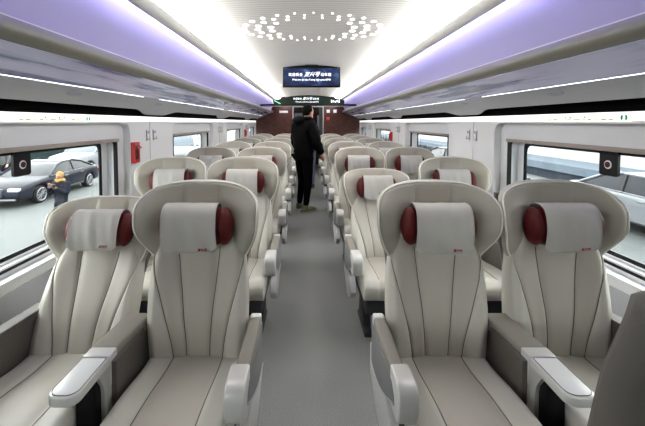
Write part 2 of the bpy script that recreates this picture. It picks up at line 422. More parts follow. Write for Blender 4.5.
    def holed(outer, holes, X, th):
        bm = bmesh.new()
        for loop in [outer] + holes:
            vs = [bm.verts.new((X, p[0], p[1])) for p in loop]
            for i in range(len(vs)): bm.edges.new((vs[i], vs[(i + 1) % len(vs)]))
        bmesh.ops.triangle_fill(bm, use_beauty=True, edges=bm.edges[:])
        r = bmesh.ops.extrude_face_region(bm, geom=bm.faces[:])
        for v in [e for e in r['geom'] if isinstance(e, bmesh.types.BMVert)]: v.co.x += th
        return bm
    mb = MB()
    recs = [rrect(a - 0.14, min(b + 0.11, 10.33), 0.70, 1.465, 0.09, 8) for a, b in YA + YW]
    mb.add_bm(holed([(Y0, 0.0), (Y1, 0.0), (Y1, 1.522), (Y0, 1.522)], recs, s * WX, s * 0.055))
    w = struct(mb.obj('wall_%s' % side, [M['wall']], angle=50))
    mb = MB(); mb.box(min(s * 1.452, s * 1.462), max(s * 1.452, s * 1.462), Y0, Y1, 0.0, 0.665); mb.box(min(s * 1.446, s * 1.462), max(s * 1.446, s * 1.462), Y0, Y1, 0.0, 0.09, mi=1)
    struct(mb.obj('baseboard_%s' % side, [M['wall_low'], M['arm_grey']], smooth=False))
    mb = MB()
    for a, b in YA + YW:
        mb.add_bm(holed(rrect(a - 0.175, min(b + 0.175, 10.34), 0.69, 1.475, 0.09, 8), [rrect(a, b, 0.745, 1.338, 0.03, 5)], s * 1.512, s * 0.035))
    mb.add_bm(holed([(Y0, 0.0), (Y1, 0.0), (Y1, 1.51), (Y0, 1.51)], [rrect(a - 0.10, min(b + 0.10, 10.3), 0.72, 1.40, 0.03, 5) for a, b in YA + YW], s * 1.548, s * 0.07))
    o = mb.obj('trim_%d' % tn, M['recess'], angle=50); tn += 1; struct(o)
    for k, (a, b) in enumerate(YW + YA):
        n = k + 1 + (0 if s < 0 else 5)
        win = MB(); win.add_bm(holed(rrect(a - 0.004, b + 0.004, 0.741, 1.342, 0.03, 5), [rrect(a + 0.022, b - 0.022, 0.758, 1.322, 0.03, 5)], s * 1.508, s * 0.02))
        wo = struct(win.obj('window_%d' % n, M['black']))
        mb = MB(); mb.add_bm(holed(rrect(a + 0.03, b - 0.085, 0.762, 1.322, 0.04, 5), [rrect(a + 0.055, b - 0.115, 0.785, 1.300, 0.05, 6)], s * 1.584, s * 0.008)); mb.obj('border', M['black'], wo)
        mb = MB(); mb.add_bm(holed(rrect(a + 0.05, b - 0.11, 0.78, 1.305, 0.05, 6), [], s * 1.588, s * 0.006)); mb.obj('glass_pane', M['glass'], wo)
        mb = MB(); mb.add_bm(holed(rrect(a - 0.002, b + 0.002, 0.742, 1.34, 0.03, 5), [rrect(a + 0.03, b - 0.085, 0.762, 1.322, 0.04, 5)], s * 1.584, s * 0.01)); mb.add_bm(holed(rrect(a - 0.002, b + 0.002, 0.742, 1.34, 0.03, 5), [rrect(a + 0.006, b - 0.006, 0.748, 1.332, 0.03, 5)], s * 1.53, s * 0.06)); mb.obj('reveal', M['sill'], wo)
        mb = MB(); mb.box(min(s * 1.495, s * 1.53), max(s * 1.495, s * 1.53), a - 0.01, b + 0.01, 1.322, 1.346, bev=0.004); mb.obj('blind_rail', M['taupe_rail'], wo)
        mb = MB(); mb.box(min(s * 1.455, s * 1.52), max(s * 1.455, s * 1.52), a - 0.15, min(b + 0.15, 10.33), 0.700, 0.722, bev=0.006); mb.obj('sill', M['sill'], wo)
    # panel joints between the windows
    for y in (3.31, 5.97, 8.64):
        mb = MB(); mb.box(min(s * 1.457, s * 1.462), max(s * 1.457, s * 1.462), y - 0.002, y + 0.002, 0.67, 1.52)
        mb.obj('joint', M['oval'], w, smooth=False)

# back wall behind the camera
mb = MB(); mb.box(-1.6, 1.6, Y0 - 0.06, Y0, 0, 2.42); struct(mb.obj('wall_back', M['wall_low'], smooth=False))

# ------------------------------------------------------------------ end wall, door, header
mb = MB()
DX0, DX1, DZ = -0.40, 0.42, 1.905
mb.box(-1.6, DX0 - 0.03, Y1, Y1 + 0.06, 0, 2.42); mb.box(DX1 + 0.03, 1.6, Y1, Y1 + 0.06, 0, 2.42); mb.box(DX0 - 0.03, DX1 + 0.03, Y1, Y1 + 0.06, DZ + 0.03, 2.42)
struct(mb.obj('wall_far', M['wood'], smooth=False))
mb = MB(); mb.box(DX0 - 0.03, DX0, Y1 - 0.015, Y1 + 0.07, 0, DZ + 0.03); mb.box(DX1, DX1 + 0.03, Y1 - 0.015, Y1 + 0.07, 0, DZ + 0.03); mb.box(DX0 - 0.03, DX1 + 0.03, Y1 - 0.015, Y1 + 0.07, DZ, DZ + 0.03)
d = struct(mb.obj('door_1', M['metal'], smooth=False))
mb = MB(); mb.box(DX1 - 0.10, DX1 - 0.01, Y1 + 0.02, Y1 + 0.05, 0.01, DZ - 0.01); mb.obj('door_leaf', M['charcoal'], d, smooth=False)
mb = MB(); mb.box(-1.6, -0.62, Y1 + 0.06, 12.9, 0, 2.42); mb.box(0.62, 1.6, Y1 + 0.06, 12.9, 0, 2.42); mb.box(-0.62, 0.62, 12.84, 12.9, 0, 2.42); mb.box(-0.62, 0.62, Y1 + 0.06, 12.9, 2.1, 2.42)
struct(mb.obj('wall_vestibule', M['wood'], smooth=False))
for i, x in enumerate((-0.42, 0.40)):
    mb = MB(); mb.box(x - 0.05, x + 0.05, 11.0, 12.2, 2.085, 2.099)
    tag(mb.obj('vestibule_lamp', M['led_white'], smooth=False), 'small white ceiling lamp beyond the doorway on its %s side' % ('left', 'right')[i], 'lamp')
mb = MB(); mb.box(-0.44, -0.18, 12.80, 12.838, 1.55, 1.80, bev=0.005)
tag(mb.obj('notice_board', M['white']), 'white notice on the vestibule wall seen through the doorway', 'notice')
mb = MB(); mb.box(0.34, 0.44, 12.80, 12.838, 1.0, 1.72, bev=0.005)
tag(mb.obj('door_window', M['white']), 'narrow pale panel on the vestibule wall right of the doorway', 'panel')

# header display over the end door
hk = 0.8; hd = empty('header_display', (-0.05 + 0.05 * hk, 9.86 * hk, 1.47 + 0.43 * hk)); hd.scale = (hk, hk, hk); tag(hd, 'arched dark green passenger display above the end doorway', 'display')
ho = (0, -9.86, -1.9)
mb = MB(); mb.prism([(-1.34, 1.90), (1.36, 1.90), (1.36, 1.955), (1.0, 1.965), (-0.98, 1.965), (-1.34, 1.955)], 'y', 9.80, 9.95, bev=0.004); mb.obj('base_bar', M['black'], hd, ho)
arc = [(-0.90, 1.94)]
for i in range(25):
    t = -1 + 2 * i / 24.0; arc.append((0.02 + 0.96 * t, 2.06 + 0.135 * (1 - abs(t) ** 2.2)))
arc.append((0.96, 1.94)); 
mb = MB(); mb.prism(arc, 'y', 9.82, 9.93); mb.obj('housing', M['black'], hd, ho)
arc2 = [(-0.74, 1.965), (-0.86, 2.045)]
for i in range(25):
    t = -1 + 2 * i / 24.0; arc2.append((0.02 + 0.90 * t, 2.052 + 0.118 * (1 - abs(t) ** 2.2)))
arc2 += [(0.90, 2.045), (0.80, 1.965)]
mb = MB(); mb.prism(arc2, 'y', 9.812, 9.822); mb.obj('screen', M['gscreen'], hd, ho, smooth=False)
mb = MB(); mb.tube([(-0.73, 9.81, 1.968), (-0.90, 9.81, 2.055)], 0.010, 6); mb.obj('light_bar', M['green_glow'], hd, ho)
mb = MB(); mb.tube([(-1.32, 9.798, 1.905), (1.34, 9.798, 1.905)], 0.006, 6); mb.obj('edge_trim', M['silver_rim'], hd, ho)
R90 = (PI / 2, 0, 0)
def welcome(parent, x, y, z, k, off):
    L = lambda dx, dz: (x + dx * k + off[0], y + off[1], z + dz * k + off[2])
    text_mesh('lettering', '欢迎乘坐', 0.046 * k, M['text_screen'], parent, L(-0.205, 0.018), R90)
    text_mesh('lettering', '复兴号', 0.066 * k, M['text_screen'], parent, L(0.0, 0.022), R90, shear=0.45)
    text_mesh('lettering', '动车组', 0.046 * k, M['text_screen'], parent, L(0.185, 0.018), R90)
    text_mesh('lettering', 'Welcome to take Fuxing high-speed EMU', 0.034 * k, M['text_screen'], parent, L(0.0, -0.045), R90, sx=0.86)
welcome(hd, -0.02, 9.808, 2.075, 1.25, ho)
for i in range(5):
    mb = MB(); mb.box(0.62 + 0.05 * i, 0.645 + 0.05 * i, 9.806, 9.813, 2.0 + 0.012 * (i % 2), 2.07 - 0.014 * (i % 3)); mb.obj('pictogram', M['text_screen'], hd, ho, smooth=False)

# hanging screen
tv = empty('hanging_screen', (0.02, 4.66, 2.19)); tag(tv, 'wide blue passenger screen in a black frame hanging from the ceiling', 'screen')
to = (-0.02, -4.66, -2.19)
top = [(-0.365, 1.915), (0.365, 1.915), (0.36, 2.165)] + [(0.36 - 0.72 * t, 2.165 + 0.028 * (1 - (2 * t - 1) ** 2)) for t in [i / 12 for i in range(13)]] 
mb = MB(); mb.prism([(x + 0.02, z) for x, z in top], 'y', 4.66, 4.71, bev=0.004); mb.obj('casing', M['black'], tv, to)
mb = MB(); mb.box(-0.325, 0.365, 4.652, 4.662, 1.938, 2.152); mb.obj('display_panel', M['screen'], tv, to, smooth=False)
mb = MB(); mb.box(-0.06, 0.10, 4.68, 4.74, 2.15, 2.20); mb.obj('bracket', M['charcoal'], tv, to, smooth=False)
welcome(tv, 0.02, 4.648, 2.052, 0.98, to)
mb = MB(); mb.ball((-0.54, 6.95, 2.178), (0.04, 0.04, 0.022))
tag(mb.obj('ceiling_sensor', M['white']), 'small white domed sensor on the ceiling, seen left of the hanging screen', 'sensor')

# notices on the end wall
for x0, x1, z0, z1, m, lb in ((-0.80, -0.56, 1.74, 1.80, 'white', 'white notice strip on the brown end wall left of the doorway'),
                              (0.53, 0.62, 1.74, 1.83, 'white', 'white square notice on the end wall nearest the door frame'),
                              (0.72, 0.81, 1.74, 1.83, 'white', 'white square notice on the end wall farther from the door frame'),
                              (0.53, 0.61, 1.53, 1.62, 'red_plastic', 'red square sign on the brown end wall right of the doorway')):
    mb = MB(); mb.box(x0, x1, Y1 - 0.012, Y1 - 0.001, z0, z1, bev=0.003)
    tag(mb.obj('wall_sign', M[m]), lb, 'sign')

# ceiling light: ring of round lenses
cl = empty('ceiling_light', (0.0, 2.90, 2.19)); tag(cl, 'oval ring of round white lenses glowing in the ceiling sheet', 'ceiling light')
co = (0, -2.90, -2.19)
def ceil_z(x): return 2.205 - 0.02 * (x / 0.64) ** 2
ND = 0
mb = MB(); g = []
for r in (0.30, 0.58):
    pass
for a, b, n, k, ph in ((0.53, 0.41, 26, 1.0, 0.5), (0.425, 0.36, 22, 1.0, 0.0), (0.325, 0.30, 16, 1.0, 0.5)):
    for i in range(n):
        t = 2 * PI * (i + ph) / n
        x = a * math.cos(t); y = 2.90 + b * math.sin(t)
        c = abs(math.cos(t))
        rr = (0.005 + 0.018 * c ** 1.3) * k
        z = ceil_z(x)
        mb = MB(); mb.prism([(x + rr * math.cos(q), y + rr * math.sin(q)) for q in [2 * PI * j / 14 for j in range(14)]], 'z', z - 0.006, z + 0.004)
        mb.obj('lens', M['led_dot'], cl, co, smooth=False)

# ------------------------------------------------------------------ seat
CZ = 0.445     # crease height (pivot of the backrest)
def y0(z): return (z - CZ) * 0.085
def outer_s(t): return 0.515 + 0.485 * (max(t, 0) ** 1.6)
def inner_s(t): return 0.24 + 0.20 * (max(t, 0) ** 1.8)
def halfw(z):
    t = (z - 0.42) / 0.45
    return 0.207 + 0.008 * math.sin(min(1, max(0, t)) * PI) - 0.006 * ss((z - 0.75) / 0.15) - 0.022 * ss((z - 0.87) / 0.1)

def stitch(mb, Fg, Bg, ring_out=0.0, mi=0):
    """close front grid and back grid (same size) along their boundary"""
    nu, nv = len(Fg), len(Fg[0])
    idx = [(i, 0) for i in range(nu)] + [(nu - 1, j) for j in range(1, nv)] + [(i, nv - 1) for i in range(nu - 2, -1, -1)] + [(0, j) for j in range(nv - 2, 0, -1)]
    A = [Vector(Fg[i][j]) for i, j in idx]; B = [Vector(Bg[i][j]) for i, j in idx]
    cen = sum(A, Vector()) / len(A)
    rows = [A]
    for t in (0.25, 0.5, 0.75):
        o = ring_out * math.sin(t * PI)
        rows.append([a.lerp(b, t) + ((a - cen).normalized() * o) for a, b in zip(A, B)])
    rows.append(B)
    P = [[tuple(p) for p in r] + [tuple(r[0])] for r in rows]
    mb.quad_grid(P, mi)

def build_backrest():
    knots_n = [3, 8, 8, 10, 8, 8, 3]
    mb = MB(); Fg, Bg = [], []
    zs = [0.40 + 0.60 * j / 34 for j in range(35)]
    cols = []
    # columns are tied to the seams so that the channels fan out
    segs = [(-1.0, 'o-'), ('o-', 'i-'), ('i-', 'i+'), ('i+', 'o+'), ('o+', 1.0)]
    def pos(k, t):
        if k == 'o-': return -min(0.985, outer_s(t))
        if k == 'i-': return -inner_s(t)
        if k == 'i+': return inner_s(t)
        if k == 'o+': return min(0.985, outer_s(t))
        return k
    colmat = []
    for si, (a, b) in enumerate(segs):
        n = 12
        for q in range(n + (1 if si == 4 else 0)):
            cols.append((a, b, q / n, si)); colmat.append(1 if si in (0, 4) else 0)
    for a, b, f, si in cols:
        fr, bk = [], []
        for z in zs:
            t = (z - 0.42) / 0.45; w = halfw(z)
            pa, pb = pos(a, t), pos(b, t); u = lerp(pa, pb, f)
            x = u * w
            puff = 0.009 * (1 - (2 * f - 1) ** 6)
            if si == 0: puff = 0.009 * (1 - max(0, 2 * f - 1) ** 6)
            if si == 4: puff = 0.009 * (1 - max(0, 1 - 2 * f) ** 6)
            side = 0.030 * ss((abs(u) - 0.35) / 0.6) * (1 - 0.5 * ss((z - 0.8) / 0.15))
            lum = 0.016 * math.exp(-((z - 0.62) / 0.13) ** 2)
            rnd = 0.02 * max(0, abs(u) - 0.86) / 0.14
            bot = 0.02 * (1 - ss((z - 0.40) / 0.05))
            y = y0(z) - 0.032 - puff - side - lum + rnd + bot
            fr.append((x, y, z - CZ)); bk.append((x * 0.98, y0(z) + 0.055 - 0.02 * ss((abs(u) - 0.6) / 0.4), z - CZ))
        Fg.append(fr); Bg.append(bk)
    mb.quad_grid(Fg, mfun=lambda i, j: colmat[i]); mb.quad_grid(Bg, flip=True)
    stitch(mb, Fg, Bg, 0.006, mi=1)
    return mb.mesh('backrest', [M['leather'], M['leather_lit_sides']], angle=60)

def build_seams():
    out = []
    for k in (-2, -1, 1, 2):
        pts = []
        for j in range(31):
            z = 0.415 + 0.50 * j / 30; t = (z - 0.42) / 0.45
            u = (inner_s(t) if abs(k) == 1 else min(0.985, outer_s(t))) * (1 if k > 0 else -1)
            side = 0.030 * ss((abs(u) - 0.35) / 0.6) * (1 - 0.5 * ss((z - 0.8) / 0.15))
            lum = 0.016 * math.exp(-((z - 0.62) / 0.13) ** 2); rnd = 0.02 * max(0, abs(u) - 0.86) / 0.14; bot = 0.02 * (1 - ss((z - 0.40) / 0.05))
            pts.append((u * halfw(z), y0(z) - 0.032 - side - lum + rnd + bot - 0.0008, z - CZ))
        mb = MB(); mb.tube(pts, 0.0022, 5); out.append(mb.mesh('seam', [M['thread']]))
    return out
def sup(x): return 1.08 + 0.12 * max(0.0, 1 - (abs(x) / 0.262) ** 2.6) ** (1 / 2.6)
def wing_side(v):
    if v < 0.66:
        t = v / 0.66; x = 0.190 + (0.262 - 0.190) * math.sin(min(1, t * 1.15) * PI / 2) ** 0.9 if t * 1.15 < 1 else 0.262
        return Vector((x, lerp(0.858, 1.08, t)))
    t = (v - 0.66) / 0.34
    a = t * 0.72
    x = 0.262 * (1 - 0.19 * t ** 2.0)
    return Vector((x, sup(x)))
XC, ZC = wing_side(1.0)
def wing_top(u): x = XC * u; return Vector((x, sup(x)))
def wing_bot(u): return Vector((0.190 * u, 0.858 + 0.10 * (1 - abs(u)) ** 0.8))
def wing_pt(u, v):   # u -1..1
    h = (u + 1) / 2
    L = wing_side(v); R = L.copy(); L = Vector((-L.x, L.y))
    B, T = wing_bot(u), wing_top(u)
    cb = Vector((0.190, 0.858)); ct = Vector((XC, ZC))
    bl = (1 - h) * ((1 - v) * Vector((-cb.x, cb.y)) + v * Vector((-ct.x, ct.y))) + h * ((1 - v) * cb + v * ct)
    return (1 - v) * B + v * T + (1 - h) * L + h * R - bl
def wing_y(x, z):
    k = 1 - 0.75 * ss((z - 1.07) / 0.13)
    lowk = ss((z - 0.85) / 0.16) * 0.8 + 0.2
    return y0(z) - 0.026 - 0.095 * ss((abs(x) - 0.085) / 0.19) * k * lowk
def build_wing():
    nu, nv = 48, 28; mb = MB(); Fg, Bg = [], []
    for i in range(nu + 1):
        u = -1 + 2 * i / nu; fr, bk = [], []
        for j in range(nv + 1):
            v = j / nv; p = wing_pt(u, v); x, z = p
            y = wing_y(x, z) + 0.010 * max(0, max(abs(u), v) - 0.93) / 0.07
            gro = 0.004 * math.exp(-((abs(x) - 0.088) / 0.004) ** 2)
            fr.append((x, y + gro, z - CZ)); bk.append((x * 0.99, y + 0.052 + 0.03 * (1 - ss(abs(u))), z - CZ - 0.004 * v))
        Fg.append(fr); Bg.append(bk)
    mb.quad_grid(Fg); mb.quad_grid(Bg, flip=True); stitch(mb, Fg, Bg, 0.008)
    return mb.mesh('headrest_wing', [M['leather_wing_shade']], angle=60)
def build_wing_piping():
    mb = MB(); pts = []
    for j in range(0, 31): 
        v = j / 30; p = wing_side(v); pts.append((-p.x, p.y))
    for i in range(1, 30):
        u = -1 + 2 * i / 30; p = wing_top(u); pts.append((p.x, p.y))
    for j in range(30, -1, -1):
        p = wing_side(j / 30); pts.append((p.x, p.y))
    P3 = [(x * 1.008, wing_y(x, z) + 0.010, z - CZ + 0.002) for x, z in pts]
    mb.tube(P3, 0.0042, 6)
    return mb.mesh('piping', [M['piping']])
def build_panel():
    mb = MB(); Fg, Bg = [], []
    for i in range(13):
        x = -0.083 + 0.166 * i / 12; fr, bk = [], []
        for j in range(13):
            z = 0.98 + (min(sup(x), 1.2) - 0.006 - 0.98) * j / 12
            e = max(abs(x) / 0.083, (z - 1.06) / 0.135 if z > 1.06 else 0)
            y = wing_y(x, z) - 0.004 + 0.006 * max(0, e - 0.88) / 0.12
            fr.append((x, y, z - CZ)); bk.append((x, y + 0.02, z - CZ))
        Fg.append(fr); Bg.append(bk)
    mb.quad_grid(Fg); mb.quad_grid(Bg, flip=True); stitch(mb, Fg, Bg, 0.0)
    return mb.mesh('head_panel', [M['leather_panel']], angle=60)
PC = (0.0, -0.030, 1.022); PR = (0.160, 0.060, 0.090)
def build_pillow():
    mb = MB()
    def fn(p):
        e = 0.62
        f = lambda q, k: math.copysign(abs(q) ** k, q)
        return (f(p.x, 0.75), f(p.y, 0.85), f(p.z, 0.78))
    mb.ball((PC[0], PC[1], PC[2] - CZ), PR, nu=28, nv=18, fn=fn)
    for s in (-1, 1):
        mb.ball((s * 0.122, PC[1] - 0.004, PC[2] - CZ), (0.040, 0.060, 0.082), nu=16, nv=12)
    return mb.mesh('headrest_pillow', [M['red']], angle=70)
def build_shell():
    mb = MB(); Fg, Bg = [], []
    for i in range(17):
        u = -1 + 2 * i / 16; fr, bk = [], []
        for j in range(17):
            z = 0.38 + 0.76 * j / 16; w = 0.20 + 0.03 * ss((z - 0.8) / 0.2)
            y = y0(z) + 0.045 + 0.012 * (1 - u * u)
            fr.append((u * w, y - 0.012, z - CZ)); bk.append((u * w, y + 0.028 * (1 - u ** 4) + 0.004, z - CZ))
        Fg.append(fr); Bg.append(bk)
    mb.quad_grid(Fg); mb.quad_grid(Bg, flip=True); stitch(mb, Fg, Bg, 0.004)
    return mb.mesh('rear_shell', [M['arm_grey']], angle=60)
def build_cushion():
    mb = MB(); Fg, Bg = [], []
    sx = []
    segs = [(-0.206, -0.108), (-0.108, 0.108), (0.108, 0.206)]
    cm = []
    for si, (a, b) in enumerate(segs):
        n = 14 if si == 1 else 9
        for q in range(n + (1 if si == 2 else 0)): sx.append((lerp(a, b, q / n), q / n, si)); cm.append(0 if si == 1 else 1)
    ys = [0.03 - 0.50 * k / 24 for k in range(25)]
    prof = [(y, 0.0) for y in ys] + [(-0.47 - 0.05 * math.sin(a), -0.055 * (1 - math.cos(a))) for a in [PI / 2 * k / 6 for k in range(1, 7)]] + [(-0.518, -0.09), (-0.505, -0.115)]
    for x, f, si in sx:
        fr, bk = [], []
        for y, dz in prof:
            puff = 0.008 * (1 - (2 * f - 1) ** 6)
            if si == 0: puff = 0.008 * (1 - max(0, 2 * f - 1) ** 6)
            if si == 2: puff = 0.008 * (1 - max(0, 1 - 2 * f) ** 6)
            bol = 0.012 * ss((abs(x) - 0.08) / 0.12) - 0.012 * max(0, abs(x) - 0.190) / 0.016
            rise = 0.02 * ss(-y / 0.45) - 0.010 * math.exp(-((y + 0.12) / 0.12) ** 2)
            fr.append((x, y - (puff if dz < -0.03 else 0), 0.442 + puff + bol + rise + dz)); bk.append((x, max(y, -0.49), 0.335))
        Fg.append(fr); Bg.append(bk)
    mb.quad_grid(Fg, mfun=lambda i, j: cm[i]); mb.quad_grid(Bg, flip=True, mi=1); stitch(mb, Fg, Bg, 0.004, mi=1)
    return mb.mesh('seat_cushion', [M['leather'], M['leather_lit_sides']], angle=60)
ME = {'backrest': build_backrest(), 'headrest_wing': build_wing(), 'piping': build_wing_piping(), 'head_panel': build_panel(), 'headrest_pillow': build_pillow(), 'rear_shell': build_shell(), 'seat_cushion': build_cushion()}

SEAMS = build_seams()
def build_cseams():
    out = []
    for sx in (-0.108, 0.108):
        mb = MB(); mb.tube([(sx, 0.03 - 0.5 * k / 20, 0.4425 + 0.012 * ss((abs(sx) - 0.08) / 0.12) + 0.02 * ss(-(0.03 - 0.5 * k / 20) / 0.45) - 0.010 * math.exp(-(((0.03 - 0.5 * k / 20) + 0.12) / 0.12) ** 2)) for k in range(21)], 0.0022, 5); out.append(mb.mesh('seam', [M['thread']]))
    return out
CSEAMS = build_cseams()
def arm_side_poly():   # (y, z) outline of the lower side cheek
    p = [(0.10, 0.585), (-0.44, 0.585)]
    for k in range(13):
        t = k / 12.0
        p.append((lerp(-0.455, 0.02, t), 0.50 - 0.11 * math.sin(t * PI * 0.62) - 0.02 * t))
    p.append((0.10, 0.40)); return p

SEAT = {}
def make_seat(kind, sgn):
    """sgn: direction (local x) of the arm that belongs to this seat: the aisle side or the wall side"""
    root = empty('train_seat')
    cu = link('seat_cushion', ME['seat_cushion'], root)
    for m_ in CSEAMS: link('seam', m_, cu)
    for n in ('backrest', 'headrest_wing', 'head_panel', 'headrest_pillow', 'rear_shell'):
        o = link(n, ME[n], root, (0, 0, CZ))
        if n == 'headrest_wing': link('piping', ME['piping'], o)
        if n == 'backrest':
            for m_ in SEAMS: link('seam', m_, o)
    mb = MB(); mb.box(-0.185, 0.185, -0.43, 0.06, 0.20, 0.336, bev=0.02); mb.obj('seat_base', M['charcoal'], root)
    for x in (-0.15, 0.15):
        mb = MB(); mb.prism([(-0.33, 0.0), (0.02, 0.0), (0.0, 0.03), (-0.06, 0.05), (-0.09, 0.21), (-0.24, 0.21), (-0.27, 0.05), (-0.33, 0.03)], 'x', x - 0.025, x + 0.025, bev=0.004)
        mb.obj('leg', M['charcoal'], root)
    if kind == 'aisle':
        xi, xo = sgn * 0.226, sgn * 0.277
        a, b = min(xi, xo), max(xi, xo)
        mb = MB(); mb.box(a, b, -0.345, -0.028, 0.565, 0.612, bev=0.010, seg=3); mb.obj('armrest_pad', M['arm_pad'], root)
        mb = MB(); mb.box(a + 0.001, b - 0.001, -0.031, 0.012, 0.56, 0.613, bev=0.008, seg=3); mb.obj('armrest_cap', M['silver'], root)
        tip = [(-0.322, 0.613), (-0.322, 0.53)] + [(-0.43 - 0.0 + 0.03 * math.cos(math.radians(q)), 0.505 + 0.03 * math.sin(math.radians(q))) for q in (270, 240, 210, 180)][0:0]
        tip = [(-0.342, 0.613)]
        for q in range(9):
            t = math.radians(90 + 90 * q / 8); tip.append((-0.415 + 0.052 * math.cos(t), 0.561 + 0.052 * math.sin(t)))
        for q in range(9):
            t = math.radians(180 + 60 * q / 8); tip.append((-0.405 + 0.062 * math.cos(t), 0.545 + 0.085 * math.sin(t)))
        tip += [(-0.36, 0.47), (-0.342, 0.50)]
        ti = sgn * 0.208; mb = MB(); mb.prism(tip, 'x', min(ti, xo), max(ti, xo), bev=0.008, seg=3); mb.obj('armrest_tip', M['silver'], root)
        c0, c1 = (b - 0.012, b + 0.002) if sgn > 0 else (a - 0.002, a + 0.012)
        poly = [(0.11, 0.572), (-0.325, 0.572), (-0.325, 0.50)]
        poly = [(0.01, 0.572), (-0.37, 0.572), (-0.405, 0.545)]
        cheek = []
        for k in range(13):
            t = k / 12.0; cheek.append((lerp(-0.412, 0.0, t), 0.52 - 0.135 * math.sin(t * PI * 0.55)))
        poly += cheek + [(0.01, 0.40)]
        mb = MB(); mb.prism(poly, 'x', a + 0.004, b - 0.004); mb.obj('armrest_body', M['arm_dark'], root)
        mb = MB(); mb.prism(poly, 'x', c0, c1, bev=0.003); ck = mb.obj('side_cheek', M['arm_grey'], root)
        xe = c1 if sgn > 0 else c0
        mb = MB(); mb.tube([(xe, y, z) for y, z in cheek], 0.004, 6); mb.obj('cheek_trim', M['silver_rim'], ck)
        # lower support between armrest and base
        low = [(-0.20, 0.43), (0.09, 0.43), (0.09, 0.30)] + [(0.02 - 0.30 * t, 0.26 - 0.06 * math.sin(t * PI)) for t in (0, 0.2, 0.4, 0.6, 0.8, 1)] + [(-0.33, 0.31), (-0.31, 0.37)]
        mb = MB(); mb.prism(low, 'x', a + 0.006, b - 0.008, bev=0.006); mb.obj('lower_shield', M['silver'], root)
    else:
        xi, xo = sgn * 0.205, sgn * 0.262
        a, b = min(xi, xo), max(xi, xo)
        mb = MB(); mb.prism([(0.10, 0.598), (-0.46, 0.628), (-0.50, 0.60), (-0.50, 0.36), (0.10, 0.30)], 'x', a, b, bev=0.006); mb.obj('armrest_body', M['arm_dark'], root)
        mb = MB(); mb.prism([(0.10, 0.614), (-0.46, 0.644), (-0.475, 0.630), (-0.46, 0.622), (0.10, 0.592)], 'x', a - 0.001, b + 0.001, bev=0.005); mb.obj('armrest_pad', M['arm_dark'], root)
    return root

# towel draped over the pillow
def towel_mesh(w, dx, seed, hem):
    rnd = random.Random(seed); ph = [rnd.uniform(0, 6.28) for _ in range(4)]
    mb = MB(); Fg, Bg = [], []
    cy, cz = PC[1], PC[2] - CZ; ry, rz = PR[1] + 0.010, PR[2] + 0.007
    path = []
    zb = hem - CZ
    for k in range(12):                         # hanging front flap
        t = k / 11.0; z = lerp(zb, cz, t); path.append((cy - ry - 0.003 + 0.022 * (1 - t) ** 2.0, z, 1.0 - t))
    for k in range(1, 17):
        t = math.radians(180 - 150 * k / 16)
        f = lambda q, e: math.copysign(abs(q) ** e, q)
        path.append((cy + ry * f(math.cos(t), 0.8), cz + rz * f(math.sin(t), 0.74), 0.0))
    for i in range(25):
        u = -1 + 2 * i / 24; fr, bk = [], []
        for n, (y, z, h) in enumerate(path):
            x = dx + u * w * (1 + 0.02 * h)
            corner = 0.010 * max(0, abs(u) - 0.86) / 0.14 * max(0, h - 0.85) / 0.15
            wv = 0.0022 * math.sin(7 * u + ph[0] + 3 * z) + 0.003 * h * math.sin(4.3 * u + ph[1]) + 0.0015 * math.sin(13 * u + 20 * z + ph[2])
            zz = z + corner * 1.2 + 0.004 * h * math.sin(2.2 * u + ph[3])
            fr.append((x * 1.0 - math.copysign(corner, u), y - wv - 0.002, zz)); bk.append((x - math.copysign(corner, u), y - wv + 0.002, zz))
        Fg.append(fr); Bg.append(bk)
    mb.quad_grid(Fg); mb.quad_grid(Bg, flip=True); stitch(mb, Fg, Bg, 0.0)
    # hem stitched around the edge
    b = [Fg[0][j] for j in range(len(path) - 1, -1, -1)] + [Fg[i][0] for i in range(25)] + [Fg[24][j] for j in range(len(path))]
    mb.tube(b, 0.0022, 5)
    me = mb.mesh('headrest_cloth', [M['cloth']], angle=70)
    front = path[2]
    return me, (dx, front)
TW = [towel_mesh(0.113, 0.0, 1, 0.918), towel_mesh(0.113, -0.017, 2, 0.918), towel_mesh(0.117, 0.006, 3, 0.915), towel_mesh(0.112, 0.003, 5, 0.922)]
_t = text_mesh('emblem', '复兴号', 0.013, M['redprint'], None, (0, 0, 0), (0, 0, 0), shear=0.4)
EMB = _t.data; C.objects.unlink(_t); bpy.data.objects.remove(_t)

for kind in ('aisle', 'window'):
    for sg in (-1, 1):
        SEAT[kind, sg] = make_seat(kind, sg)

